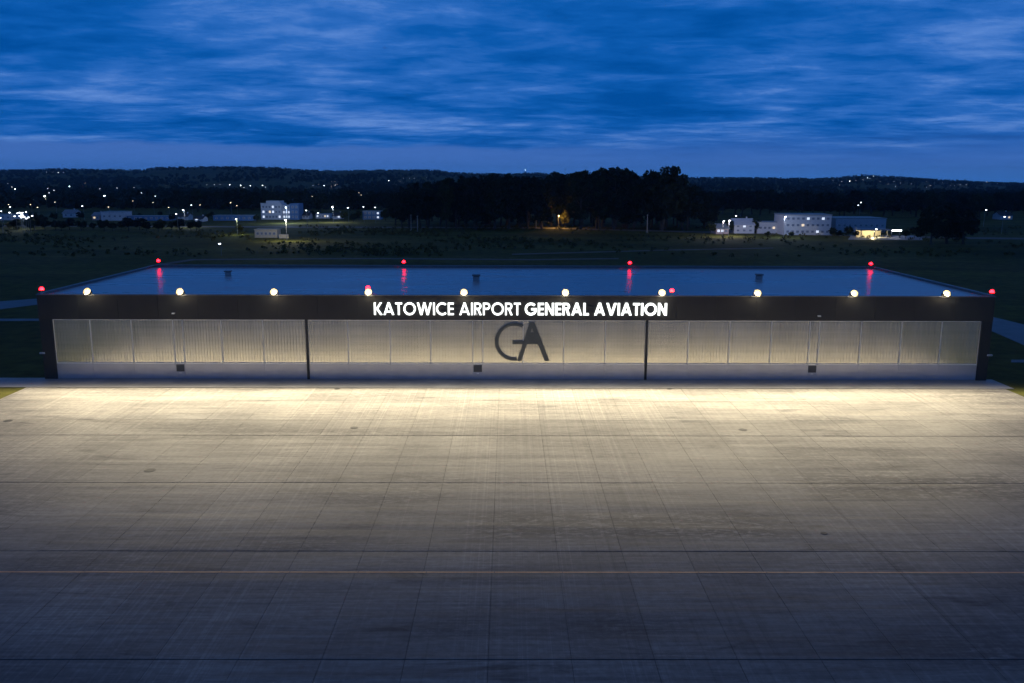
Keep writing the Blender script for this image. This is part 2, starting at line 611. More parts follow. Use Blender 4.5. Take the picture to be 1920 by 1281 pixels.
def ground_z(x, y):
    if y < 1500:
        return 0.0
    zc = float(np.interp(x / y * CREST_Y, crest_x, crest_z))
    bump = 2.2 * math.sin(x * 0.011 + 1.3) * math.sin(y * 0.006) * sstep(1600, 2600, y)
    return zc * sstep(1500, CREST_Y, y) * (1.0 - 0.35 * sstep(CREST_Y, 7000, y)) + bump * (1 - sstep(3400, 4200, y))


def surface_at(px, py, h=0.0):
    """Where the sight line meets a surface h metres above the land."""
    d = ray(px, py)
    t, step = 60.0, 1.006
    while t < 6500:
        p = Vector((0, 0, CAM_H)) + d * t
        if p.z <= ground_z(p.x, p.y) + h:
            return p
        t *= step
    p = Vector((0, 0, CAM_H)) + d * (CREST_Y / d.y)
    return p


ys = [-300, -60, 0, 40, 80, 100, 120, 160, 220, 300, 420, 600, 900, 1200, 1500] + [1500 + 150 * k for k in range(1, 20)] + \
     [4500, 5000, 5800, 7000]
xs_rel = np.linspace(-1.4, 1.4, 141)
verts, faces = [], []
for y in ys:
    for k, xr in enumerate(xs_rel):
        x = xr * max(y, 400)
        z = ground_z(x, y)
        if y > 3900:
            z += 0.0
        verts.append((x, y, z))
nx = len(xs_rel)
for j in range(len(ys) - 1):
    for k in range(nx - 1):
        a = j * nx + k
        faces.append((a, a + 1, a + nx + 1, a + nx))
tag(link('ground', mesh_from(verts, faces, 'ground'), M['ground'], smooth=True), kind='structure')

# ------------------------------------------------------------------ apron
AX0, AX1 = -58.2, 60.6
AY0, AY1 = -40.0, 100.6
apron = MB().box(AX0, AX1, AY0, AY1, -0.3, 0.03).build('apron', M['joint'])
tag(apron, kind='structure')
ROW = 13.35
rows = []
yj = 54.5
row_edges = [yj - 3 * ROW, yj - 2 * ROW, yj - ROW, yj, yj + ROW, yj + 2 * ROW, yj + 2 * ROW + 5.6, yj + 2 * ROW + 13.3, AY1]
COLW = (AX1 - AX0) / 27.0
for r in range(len(row_edges) - 1):
    y0, y1 = row_edges[r], row_edges[r + 1]
    g0 = 0.055 if r <= 5 else 0.02
    g1 = 0.055 if r <= 4 else 0.02
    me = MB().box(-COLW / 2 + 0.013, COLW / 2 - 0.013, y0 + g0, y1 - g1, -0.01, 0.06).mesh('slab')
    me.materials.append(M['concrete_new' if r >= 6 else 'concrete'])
    for c in range(27):
        o = link('slab', me, None, apron)
        o.location = (AX0 + COLW * (c + 0.5), 0, 0.0035 * random.uniform(-1, 1))
# near part of the apron, below and behind the camera
MB().box(AX0, AX1, AY0, row_edges[0] - 0.1, 0.0, 0.058).build('slab', M['concrete'], apron)

# guide line: painted strip, slightly worn
gy = on_plane_z(960, 1073, 0.07).y
line = MB()
x = -36.0
while x < 45.0:
    line.box(x, x + 4.36, gy - 0.085, gy + 0.085, 0.066, 0.0695)
    x += 4.4
tag(line.build('guide_line', M['orange_paint'], apron), 'thin orange painted guide line across the apron')

# pavement strip along the facade, running past it on the left
strip_o = MB().box(-140, AX1 + 1.2, AY1 + 0.32, D + 0.6, -0.2, 0.052).build('pavement', M['paving'])
tag(strip_o, kind='structure')
tr = MB()
tr.box(AX0, AX1, AY1 + 0.02, AY1 + 0.30, -0.2, 0.035)
tag(tr.build('drainage_channel', M['iron'], apron), 'dark slotted drainage channel along the front pavement')

# drain covers in the concrete
for px, py, w, lab in ((15, 789, 0.9, 'dark drain cover at the far left edge of the bright concrete'),
                       (281, 882, 1.0, 'dark drain cover on its own in the dim concrete on the left'),
                       (664, 802, 0.8, 'dark drain cover below the lit sign letters, left of the emblem'),
                       (1393, 806, 0.9, 'dark drain cover on the right half of the bright concrete'),
                       (632, 729, 0.7, 'small drain cover in front of the door near the left pillar'),
                       (1255, 729, 0.7, 'small drain cover in front of the door near the right pillar'),
                       (1545, 1000, 0.5, 'small dark drain cover in the dim concrete towards the right')):
    p = on_plane_z(px, py, 0.07)
    t = thing('drain_cover', lab, 'drain cover', (p.x, p.y, 0.062), 0, 'drain covers set in the apron')
    n = 16
    ring = [(w * 0.5 * math.cos(2 * math.pi * k / n), w * 0.5 * math.sin(2 * math.pi * k / n)) for k in range(n)]
    inn = [(w * 0.40 * math.cos(2 * math.pi * k / n), w * 0.40 * math.sin(2 * math.pi * k / n)) for k in range(n)]
    MB().prism_xy(ring, -0.05, 0.012).build('rim', M['joint'], t)
    MB().prism_xy(inn, -0.04, 0.020).build('lid', M['iron'], t)

# ------------------------------------------------------------------ roads and tracks around the hangar


def sheet(name, pts, z, mat, thick=0.15):
    return tag(MB().prism_xy([(p[0], p[1]) for p in pts], z - thick, z).build(name, mat), kind='structure')


def gp(px, py, z=0.0):
    p = on_plane_z(px, py, z)
    return (p.x, p.y)


sheet('side_road', [gp(-260, 630), gp(-60, 588), gp(76, 571), gp(110, 566), gp(110, 558), gp(76, 560), gp(-60, 570), gp(-300, 590)][::-1], 0.05, M['asphalt_pale'])
sheet('footpath', [gp(-200, 603), gp(80, 602), gp(80, 598), gp(-200, 598)], 0.045, M['asphalt_pale'])
sheet('access_road', [gp(1850, 592), gp(1920, 609), gp(2060, 645), gp(2060, 710), gp(1920, 648), gp(1850, 617)][::-1], 0.05, M['asphalt_pale'])
sheet('service_road', [gp(1896, 675), gp(2040, 676), gp(2040, 681), gp(1896, 680)][::-1], 0.045, M['asphalt_pale'])
sheet('dirt_track', [gp(300, 498), gp(368, 488), gp(700, 486), gp(1000, 488), gp(1160, 486), gp(1160, 484), gp(1000, 486), gp(700, 484), gp(360, 486), gp(290, 496)][::-1], 0.04, M['track'])
sheet('field_track', [gp(960, 478), gp(1250, 470), gp(1450, 466), gp(1450, 464.5), gp(1250, 468.5), gp(960, 476)][::-1], 0.04, M['track'])
sheet('country_road', [gp(-300, 423), gp(540, 427), gp(990, 428.5), gp(1340, 437), gp(1800, 448), gp(2200, 452), gp(2200, 449), gp(1800, 445), gp(1340, 434.5), gp(990, 426), gp(540, 425), gp(-300, 421)][::-1], 0.04, M['track'])

# ------------------------------------------------------------------ hangar
HX0, HX1 = -58.4, 60.75
HY1 = D + 35.3
ROOF_Z = 10.62
DOOR_TOP = 7.72
hangar = thing('hangar', 'long low aircraft hangar with dark fascia and pale ribbed doors', 'hangar', (0, D, 0))
DZ = HY1 - D


def hpart(mb, name, mat):
    return mb.build(name, mat, hangar)


w = MB().box(HX0, HX0 + 0.35, 0.9, DZ, 0, ROOF_Z - 0.02)
hpart(w, 'side_wall', M['side_wall'])
w = MB().box(HX1 - 0.35, HX1, 0.9, DZ, 0, ROOF_Z - 0.02)
hpart(w, 'side_wall', M['side_wall'])
hpart(MB().box(HX0 + 0.36, HX1 - 0.36, DZ - 0.35, DZ, 0, ROOF_Z - 0.02), 'rear_wall', M['side_wall'])
# inner wall behind the doors keeps the box closed
hpart(MB().box(HX0 + 0.36, HX1 - 0.36, 1.2, 1.4, 0.0, ROOF_Z - 0.04), 'inner_wall', M['side_wall'])
# roof deck and parapets
roof = hpart(MB().box(HX0 + 0.3, HX1 - 0.3, 0.35, DZ - 0.3, ROOF_Z - 0.3, ROOF_Z), 'roof', M['roof'])
MB().box(HX0 - 0.05, HX1 + 0.05, -0.12, 0.36, ROOF_Z + 0.10, ROOF_Z + 0.20).build('coping', M['coping'], roof)
MB().box(HX0 - 0.06, HX0 + 0.42, 0.38, DZ + 0.05, ROOF_Z - 0.02, ROOF_Z + 0.30).build('parapet', M['coping'], roof)
MB().box(HX1 - 0.42, HX1 + 0.06, 0.38, DZ + 0.05, ROOF_Z - 0.02, ROOF_Z + 0.30).build('parapet', M['coping'], roof)
MB().box(HX0 + 0.43, HX1 - 0.43, DZ - 0.36, DZ + 0.05, ROOF_Z - 0.02, ROOF_Z + 0.40).build('parapet', M['coping'], roof)
# fascia: a row of dark cassettes
fas = hpart(MB().box(HX0 + 0.02, HX1 - 0.02, 0.02, 0.80, DOOR_TOP, ROOF_Z + 0.09), 'fascia', M['fascia'])
nf = 24
fw = (HX1 - HX0) / nf
me = MB().box(0.012, fw - 0.012, -0.04, 0.03, DOOR_TOP - 0.04, ROOF_Z + 0.085).mesh('fascia_panel')
me.materials.append(M['fascia'])
for k in range(nf):
    o = link('fascia_panel', me, None, fas)
    o.location = (HX0 + k * fw, 0, 0)
# corner piers
XL = on_plane_y(97, 600, D).x
XR = on_plane_y(1842, 600, D).x
hpart(MB().box(HX0 + 0.01, XL - 0.0, 0.0, 0.9, 0, DOOR_TOP - 0.045), 'corner_pier', M['dark_metal'])
hpart(MB().box(XR, HX1 - 0.01, 0.0, 0.9, 0, DOOR_TOP - 0.045), 'corner_pier', M['dark_metal'])
# pillars between the three door sets
PX = [on_plane_y(575.5, 640, D).x, on_plane_y(1212.5, 640, D).x]
for x in PX:
    hpart(MB().box(x - 0.15, x + 0.15, -0.02, 0.85, 0, DOOR_TOP - 0.045), 'door_pillar', M['dark_metal'])
hpart(MB().box(XL, XR, 0.25, 0.75, -0.05, 0.10), 'floor_track', M['dark_metal'])

KICK = 2.02


def ribbed(x0, x1, z0, z1, y, depth=0.045, pitch=0.37):
    n = max(2, int(round((x1 - x0) / pitch)))
    p = (x1 - x0) / n
    prof = []
    for k in range(n):
        a = x0 + k * p
        prof += [(a, y), (a + p * 0.80, y), (a + p * 0.84, y + depth), (a + p * 0.96, y + depth)]
    prof.append((x1, y))
    v, f = [], []
    for (x, yy) in prof:
        v += [(x, yy, z0), (x, yy, z1)]
    for i in range(len(prof) - 1):
        f.append((2 * i, 2 * i + 2, 2 * i + 3, 2 * i + 1))
    b = len(v)
    v += [(x0, y + 0.08, z0), (x0, y + 0.08, z1), (x1, y + 0.08, z0), (x1, y + 0.08, z1)]
    f += [(b, b + 1, b + 3, b + 2), (b, 0, 1, b + 1), (len(prof) * 2 - 2, b + 2, b + 3, len(prof) * 2 - 1)]
    return mesh_from(v, f, 'cladding_panel')


def door_leaf(x0, x1, narrow=False):
    fr = MB()
    e = 0.055
    fr.box(x0 + 0.01, x0 + e, 0.16, 0.42, 0.08, DOOR_TOP - 0.05)
    fr.box(x1 - e, x1 - 0.01, 0.16, 0.42, 0.08, DOOR_TOP - 0.05)
    fr.box(x0 + e, x1 - e, 0.17, 0.41, DOOR_TOP - 0.16, DOOR_TOP - 0.052)
    fr.box(x0 + e, x1 - e, 0.10, 0.41, KICK, KICK + 0.13)
    fr.box(x0 + e, x1 - e, 0.17, 0.41, 0.085, 0.20)
    leaf = fr.build('door_leaf', M['frame'], hangar)
    link('cladding_panel', ribbed(x0 + e + 0.003, x1 - e - 0.003, KICK + 0.133, DOOR_TOP - 0.163, 0.26), M['cladding'], leaf)
    MB().box(x0 + 0.006, x1 - 0.006, 0.13, 0.157, 0.085, KICK - 0.003).build('base_panel', M['base_panel'], leaf)
    if narrow:
        MB().box(x0 + e + 0.05, x1 - e - 0.05, 0.085, 0.127, 1.02, KICK - 0.10).build('door_window', M['asphalt'], leaf)
        MB().box(x0 + e + 0.02, x1 - e - 0.02, 0.105, 0.126, 0.14, 0.98).build('door_panel', M['base_panel'], leaf)
        MB().box((x0 + x1) / 2 - 0.16, (x0 + x1) / 2 + 0.16, 0.06, 0.104, 0.78, 0.90).build('push_bar', M['white_paint'], leaf)
    return leaf


def fx(px):
    return on_plane_y(px, 640, D).x


sets = [[XL, fx(170), fx(247), fx(325), fx(343), fx(415), fx(493), PX[0] - 0.15],
        [PX[0] + 0.15, fx(652), fx(731), fx(807), fx(886), fx(905), fx(981), fx(1057), fx(1135), PX[1] - 0.15],
        [PX[1] + 0.15, fx(1291), fx(1368), fx(1446), fx(1518), fx(1536), fx(1614), fx(1690), fx(1765), XR]]
for s in sets:
    for a, b in zip(s[:-1], s[1:]):
        door_leaf(a, b, narrow=(b - a) < 2.0)

# small fixtures on the fascia: dome cameras
for px, py, lab in ((325, 590, 'small white dome camera under the second floodlight from the left'),
                    (893, 592, 'small white dome camera below the sign letters at the fascia bottom'),
                    (1536, 595, 'small white dome camera on the fascia at the right')):
    p = on_plane_y(px, py, D - 0.3)
    t = thing('dome_camera', lab, 'camera', (p.x, D - 0.30, p.z), 0, 'dome cameras along the fascia')
    MB().box(-0.05, 0.05, 0.0, 0.26, 0.12, 0.20).build('bracket', M['galv'], t)
    MB().box(-0.17, 0.17, -0.17, 0.17, 0.08, 0.22).build('housing', M['white_paint'], t)
    m = MB().dome((0, 0, 0), 0.15, 0.17)
    m.v = [(a, b, 0.08 - c) for a, b, c in m.v]
    m.build('dome', M['glass_dark'], t)
# wall fixtures on the corner piers
for px, py, lab in ((80, 662, 'small pale wall fixture on the left corner pier'),
                    (1855, 666, 'small pale wall fixture by the right corner pier')):
    p = on_plane_y(px, py, D)
    t = thing('wall_fixture', lab, 'wall fixture', (p.x, D - 0.02, p.z))
    MB().box(-0.30, 0.30, -0.14, 0.0, -0.10, 0.10).build('housing', M['white_paint'], t)
    MB().box(-0.22, 0.22, -0.17, -0.141, -0.07, 0.07).build('lens', M['kerb'], t)

# roof vents
for px, py, w, h, lab in ((428, 517, 0.7, 0.75, 'small dark roof vent between the second and third floodlights'),
                          (893, 527, 0.9, 0.95, 'dark roof vent behind the lit sign near the middle'),
                          (1423, 524, 0.8, 0.8, 'small dark roof vent behind the third floodlight from the right')):
    p = on_plane_z(px, py, ROOF_Z)
    t = thing('roof_vent', lab, 'roof vent', (p.x, p.y, ROOF_Z), 0, 'vents on the hangar roof')
    MB().box(-w / 2, w / 2, -w / 2, w / 2, 0, h * 0.7).build('shaft', M['galv'], t)
    MB().box(-w / 2 - 0.12, w / 2 + 0.12, -w / 2 - 0.12, w / 2 + 0.12, h * 0.78, h).build('cap', M['coping'], t)
    MB().box(-w * 0.36, w * 0.36, -w * 0.36, w * 0.36, h * 0.7, h * 0.78).build('louvre', M['dark_metal'], t)

# ------------------------------------------------------------------ lit sign: letters built stroke by stroke


def para(xb, xt, y0, y1, t):
    return [(xb, y0), (xb + t, y0), (xt + t, y1), (xt, y1)]


def rect(x0, x1, y0, y1):
    return [(x0, y0), (x1, y0), (x1, y1), (x0, y1)]


def arc(cx, cy, rx, ry, t, a0, a1, n=20):
    out = []
    for k in range(n):
        u, v = math.radians(a0 + (a1 - a0) * k / n), math.radians(a0 + (a1 - a0) * (k + 1) / n)
        out.append([(cx + rx * math.cos(u), cy + ry * math.sin(u)), (cx + rx * math.cos(v), cy + ry * math.sin(v)),
                    (cx + (rx - t) * math.cos(v), cy + (ry - t) * math.sin(v)), (cx + (rx - t) * math.cos(u), cy + (ry - t) * math.sin(u))])
    return out


def glyph(ch, t):
    """(width, list of stroke polygons) for cap height 1."""
    d = t * 1.12
    if ch == 'I':
        return t, [rect(0, t, 0, 1)]
    if ch == 'K':
        w = 0.66 + t * 0.3
        return w, [rect(0, t, 0, 1), para(t * 0.75, w - d * 1.15, 0.42, 1, d * 1.1), para(w - d * 1.05, t * 0.85, 0, 0.56, d * 1.1)]
    if ch == 'A':
        w = 0.86 + t * 0.35
        return w, [para(0, (w - d) / 2, 0, 1, d), para(w - d, (w - d) / 2, 0, 1, d), rect(w * 0.24, w * 0.76, 0.20, 0.20 + t * 0.85)]
    if ch == 'V':
        w = 0.82 + t * 0.35
        return w, [para((w - d) / 2, 0, 0, 1, d), para((w - d) / 2, w - d, 0, 1, d)]
    if ch == 'W':
        w = 1.22 + t * 0.4
        q = (w - d) / 4
        return w, [para(q, 0, 0, 1, d), para(q, 2 * q, 0, 1, d), para(3 * q, 2 * q, 0, 1, d), para(3 * q, 4 * q, 0, 1, d)]
    if ch == 'T':
        w = 0.56 + t * 0.2
        return w, [rect(0, w, 1 - t * 0.92, 1), rect((w - t) / 2, (w + t) / 2, 0, 1 - t * 0.92)]
    if ch == 'L':
        w = 0.40 + t * 0.4
        return w, [rect(0, t, 0, 1), rect(t, w, 0, t * 0.92)]
    if ch == 'E':
        w = 0.46 + t * 0.35
        return w, [rect(0, t, 0, 1), rect(t, w, 0, t * 0.9), rect(t, w * 0.95, 0.5 - t * 0.43, 0.5 + t * 0.43), rect(t, w, 1 - t * 0.9, 1)]
    if ch == 'N':
        w = 0.70 + t * 0.35
        return w, [rect(0, t, 0, 1), rect(w - t, w, 0, 1), para(w - t * 1.12, 0.0, 0, 1, t * 1.12)]
    if ch == 'O':
        return 1.06, arc(0.53, 0.5, 0.53, 0.52, t, 0, 360, 28)
    if ch == 'C':
        return 0.90, arc(0.53, 0.5, 0.53, 0.52, t, 48, 312, 24)
    if ch == 'G':
        return 1.02, arc(0.53, 0.5, 0.53, 0.52, t, 44, 345, 24) + [rect(0.55, 1.03, 0.40, 0.40 + t * 0.9)]
    if ch in 'PR':
        w = 0.60 + t * 0.2
        r = 0.28
        s = [rect(0, t, 0, 1), rect(t, w - r, 1 - t * 0.9, 1), rect(t, w - r, 1 - 2 * r, 1 - 2 * r + t * 0.9)] + arc(w - r, 1 - r, r, r, t * 0.95, -90, 90, 12)
        if ch == 'R':
            s.append(para(w - d * 0.95, w * 0.42, 0, 1 - 2 * r + t * 0.2, d * 1.05))
            w = w + d * 0.12
        return w, s
    return 0.45, []


def text_width(s, t, gap):
    w = 0
    for ch in s:
        w += (0.36 if ch == ' ' else glyph(ch, t)[0] + gap)
    return w - gap


p0, p1, p2, p3 = fx(703.5), fx(976), fx(983.5), fx(1247.5)
zt, zb = on_plane_y(975, 567.5, D).z, on_plane_y(975, 590.5, D).z
CAP = zt - zb
sign = thing('illuminated_sign', 'white glowing letters reading KATOWICE AIRPORT GENERAL AVIATION on the fascia', 'sign', (0, D - 0.04, 0))


def set_text(s, t, gap, x0, x1):
    wtot = text_width(s, t, gap)
    sx = (x1 - x0) / wtot
    x = x0
    for ch in s:
        if ch == ' ':
            x += 0.36 * sx
            continue
        gw, polys = glyph(ch, t)
        mb = MB()
        for i, pl in enumerate(polys):
            pts = [(u * sx, v * CAP) for u, v in pl]
            area = sum(pts[j][0] * pts[(j + 1) % len(pts)][1] - pts[(j + 1) % len(pts)][0] * pts[j][1] for j in range(len(pts)))
            if area < 0:
                pts = pts[::-1]
            mb.prism_xz(pts, -0.30 - 0.003 * (i % 4), -0.12)
        mb.build('letter', M['letter'], sign, (x, 0, zb))
        x += (gw + gap) * sx


set_text('KATOWICE AIRPORT', 0.15, 0.112, p0, p1)
set_text('GENERAL AVIATION', 0.188, 0.10, p2, p3)
rail = MB()
for xa, xb in ((p0, p1), (p2, p3)):
    rail.box(xa, xb, -0.11, -0.04, zb + CAP * 0.25, zb + CAP * 0.30)
    rail.box(xa, xb, -0.11, -0.04, zb + CAP * 0.70, zb + CAP * 0.75)
rail.build('mounting_rail', M['dark_metal'], sign)

# ------------------------------------------------------------------ emblem on the middle door
S = 12.807
emb = thing('wall_emblem', 'large dark metal GA emblem on the middle hangar door', 'emblem', (0, D, 0))


def ez(px, py):
    p = on_plane_y(910 + px / S, 590 + py / S, D)
    return (p.x, p.z)


def epoly(mb, pts, y0):
    q = [ez(*p) for p in pts]
    area = sum(q[j][0] * q[(j + 1) % len(q)][1] - q[(j + 1) % len(q)][0] * q[j][1] for j in range(len(q)))
    mb.prism_xz(q if area > 0 else q[::-1], y0, 0.20)


g = MB()
cx, cy, ro, ri = 700, 655, 474, 384
n = 30
for k in range(n):
    a = math.radians(62 + (278 - 62) * k / n)
    b = math.radians(62 + (278 - 62) * (k + 1) / n)
    epoly(g, [(cx + ro * math.cos(a), cy - ro * 0.965 * math.sin(a)), (cx + ro * math.cos(b), cy - ro * 0.965 * math.sin(b)),
              (cx + ri * math.cos(b), cy - ri * math.sin(b)), (cx + ri * math.cos(a), cy - ri * math.sin(a))], 0.020)
epoly(g, [(650, 632), (950, 632), (950, 712), (650, 712)], 0.026)
g.build('letter_g', M['emblem'], emb)
a_ = MB()
epoly(a_, [(765, 1116), (868, 1116), (1160, 195), (1062, 195)], 0.014)
epoly(a_, [(1070, 190), (1178, 190), (1540, 1116), (1422, 1116)], 0.008)
epoly(a_, [(900, 640), (1330, 640), (1330, 715), (900, 715)], 0.017)
epoly(a_, [(1060, 430), (1225, 430), (1290, 645), (990, 645)], 0.060)
a_.build('letter_a', M['emblem'], emb)

# ------------------------------------------------------------------ floodlights on the roof edge
flood_px = [(164, 553), (338, 554), (514, 554), (691, 553), (870, 553), (1060, 555), (1241, 555), (1420, 557), (1601, 558), (1774, 559)]
ordn = ['first', 'second', 'third', 'fourth', 'fifth', 'sixth', 'seventh', 'eighth', 'ninth', 'tenth']
extra = {0: ', nearest the left corner', 3: ', just left of the sign', 4: ', above the sign', 5: ', above the word GENERAL', 6: ', at the end of the sign', 9: ', nearest the right corner'}
TILT = math.radians(58)                      # beam axis measured from straight down
# asymmetric area-floodlight photometry: intensity against the angle from straight down, thrown away from the facade
spot_d = bpy.data.lights.new('floodlight_beam', 'POINT')
spot_d.energy = FLOOD_POWER
spot_d.color = FLOOD_COL
spot_d.shadow_soft_size = 0.20
spot_d.use_nodes = True
lt = spot_d.node_tree
em = lt.nodes['Emission']
ge = N(lt, 'ShaderNodeNewGeometry')
sp = N(lt, 'ShaderNodeSeparateXYZ')
lt.links.new(ge.outputs['Incoming'], sp.inputs[0])
FSIGN = 1.0
phi = math_node(lt, 'ARCTAN2', math_node(lt, 'MULTIPLY', sp.outputs[1], -FSIGN), math_node(lt, 'MULTIPLY', sp.outputs[2], -FSIGN))
phi = math_node(lt, 'DIVIDE', phi, math.pi / 2)
prof = [(0, 2), (8, 12), (14, 40), (18, 95), (22, 160), (26, 235), (31, 270), (37, 278), (43, 285), (52, 285), (58, 275), (63, 270), (70, 305), (73.7, 272), (76, 208),
        (77.5, 150), (79, 72), (80.5, 40), (83, 20), (90, 8)]
fc = ramp(lt, phi, [(d_ / 90.0, (v_ / 430.0,) * 3) for d_, v_ in prof])
lt.links.new(fc, em.inputs['Strength'])
fl_arm = MB()
fl_arm.box(-0.05, 0.05, -0.28, 0.06, -0.16, -0.10)
fl_arm.box(-0.05, 0.05, 0.0, 0.06, -0.10, 0.0)
fl_arm.box(-0.54, -0.48, -0.34, -0.28, -0.10, 0.02)
fl_arm.box(0.48, 0.54, -0.34, -0.28, -0.10, 0.02)
fl_arm.box(-0.16, 0.16, 0.0, 0.36, -0.018, 0.03)
fl_arm.box(-0.54, -0.48, -0.42, -0.22, 0.0, 0.42)
fl_arm.box(0.48, 0.54, -0.42, -0.22, 0.0, 0.42)
fl_arm.box(-0.54, 0.54, -0.34, -0.28, -0.16, -0.10)
fl_arm_me = fl_arm.mesh('bracket')
fl_arm_me.materials.append(M['dark_metal'])
hs = MB().tube((0, 0.11, 0), (0, 0.30, 0), 0.26, 0.22, 16)
for k in range(7):
    hs.box(-0.24 + k * 0.08 - 0.012, -0.24 + k * 0.08 + 0.012, 0.30, 0.46, -0.20, 0.20)
hs_me = hs.mesh('housing')
hs_me.materials.append(M['dark_metal'])
dish = MB()
prof_d = [(0.06, 0.10), (0.20, 0.08), (0.32, 0.02), (0.40, -0.07), (0.44, -0.16), (0.46, -0.16), (0.42, -0.06), (0.34, 0.04), (0.20, 0.105), (0.06, 0.105)]
nd, npd = 24, len(prof_d)
for k in range(nd):
    t_ = 2 * math.pi * k / nd
    for r_, y_ in prof_d:
        dish.v.append((r_ * math.cos(t_), y_, r_ * math.sin(t_)))
for k in range(nd):
    k2 = (k + 1) % nd
    for i in range(npd):
        j = (i + 1) % npd
        dish.f.append((k * npd + i, k * npd + j, k2 * npd + j, k2 * npd + i))
dish_me = dish.mesh('reflector')
dish_me.materials.append(M['reflector'])
for p_ in dish_me.polygons:
    p_.use_smooth = True
ln_me = MB().ball((0, -0.02, 0), 0.15, 14, 8).mesh('lamp_bulb')
ln_me.materials.append(M['flood_lens'])
for k, (px, py) in enumerate(flood_px):
    p = on_plane_y(px, py, D - 0.5)
    z0 = ROOF_Z + 0.22
    t = thing('floodlight', 'lit floodlight on the roof edge, %s from the left%s' % (ordn[k], extra.get(k, '')), 'floodlight',
              (p.x, D - 0.10, z0), 0, 'floodlights along the roof edge')
    link('bracket', fl_arm_me, None, t)
    h = link('housing', hs_me, None, t)
    h.location = (0, -0.36, 0.36)
    h.rotation_euler = (-(math.pi / 2 - TILT), 0, 0)
    link('reflector', dish_me, None, h)
    link('lamp_bulb', ln_me, None, h)
    lo = bpy.data.objects.new('floodlight_beam', spot_d)
    C.objects.link(lo)
    lo.parent = t
    lo.location = (0, -0.78, 0.10)

# ------------------------------------------------------------------ red obstruction lights
red_px = [(78, 543, 0, 'red obstruction light on the front left corner of the roof'),
          (690, 541, 0, 'red obstruction light on the roof edge behind the fourth floodlight from the left'),
          (1260, 546, 0, 'red obstruction light on the roof edge at the end of the sign'),
          (1860, 548, 0, 'red obstruction light on the front right corner of the roof'),
          (297, 490, 1, 'red obstruction light on the rear left corner of the roof'),
          (757, 492, 1, 'red obstruction light on the rear roof edge above the word KATOWICE'),
          (1181, 494, 1, 'red obstruction light on the rear roof edge above the word AVIATION'),
          (1633, 496, 1, 'red obstruction light on the rear right corner of the roof')]
for px, py, rear, lab in red_px:
    Yl = (HY1 - 0.15) if rear else D + 0.12
    p = on_plane_y(px, py, Yl)
    zb_ = ROOF_Z + (0.40 if rear else 0.20)
    x = min(max(p.x, HX0 + 0.1), HX1 - 0.1)
    t = thing('obstruction_light', lab, 'warning light', (x, Yl, zb_), 0, 'red obstruction lights on the roof edges')
    hgt = max(0.35, p.z - zb_)
    MB().box(-0.14, 0.14, -0.14, 0.14, 0, 0.03).build('base_plate', M['galv'], t)
    MB().tube((0, 0, 0.03), (0, 0, hgt - 0.16), 0.045).build('pole', M['galv'], t)
    MB().tube((0, 0, hgt - 0.16), (0, 0, hgt - 0.05), 0.22, 0.27, 12).build('housing', M['dark_metal'], t)
    MB().dome((0, 0, hgt - 0.05), 0.28, 0.38, 12, 5).build('lens', M['red_lens'], t, smooth=True)

# ------------------------------------------------------------------ trees


def leaf_cloud(centres, radii, per, size, seed):
    """Leaf-sized quads spread through uneven clumps."""
    g = np.random.default_rng(seed)
    V = []
    for c, r in zip(centres, radii):
        d = g.normal(size=(per, 3))
        d /= np.linalg.norm(d, axis=1)[:, None]
        pos = np.array(c) + d * (r * g.uniform(0.35, 1.05, (per, 1)) ** 0.7) * np.array([1, 1, 0.8])
        a = g.normal(size=(per, 3))
        a /= np.linalg.norm(a, axis=1)[:, None]
        b = np.cross(a, g.normal(size=(per, 3)))
        b /= np.linalg.norm(b, axis=1)[:, None]
        s = size * g.uniform(0.6, 1.4, (per, 1))
        V.append(np.stack([pos - a * s - b * s * 0.55, pos + a * s * 0.9 - b * s * 0.6, pos + a * s + b * s * 0.55, pos - a * s * 0.8 + b * s * 0.6], axis=1))
    V = np.concatenate(V).reshape(-1, 3)
    me = bpy.data.meshes.new('crown')
    nq = len(V) // 4
    me.vertices.add(len(V))
    me.vertices.foreach_set('co', V.astype(np.float32).ravel())
    me.loops.add(nq * 4)
    me.loops.foreach_set('vertex_index', np.arange(nq * 4, dtype=np.int32))
    me.polygons.add(nq)
    me.polygons.foreach_set('loop_start', np.arange(0, nq * 4, 4, dtype=np.int32))
    me.update(calc_edges=True)
    return me


def trunk_mesh(h, r, seed, limbs=6):
    g = random.Random(seed)
    mb = MB()
    pts = [Vector((0, 0, -0.05))]
    for k in range(1, 5):
        pts.append(Vector((g.uniform(-0.3, 0.3), g.uniform(-0.3, 0.3), h * 0.78 * k / 4)))
    for k in range(4):
        mb.tube(pts[k], pts[k + 1], r * (1 - 0.2 * k), r * (1 - 0.2 * (k + 1)), 7)
    for k in range(limbs):
        zz = h * g.uniform(0.30, 0.65)
        a = g.uniform(0, 6.28)
        L = h * g.uniform(0.18, 0.30)
        mb.tube((0, 0, zz), (L * math.cos(a), L * math.sin(a), zz + L * 0.8), r * 0.42, r * 0.1, 5)
    me = mb.mesh('trunk')
    me.materials.append(M['bark'])
    return me


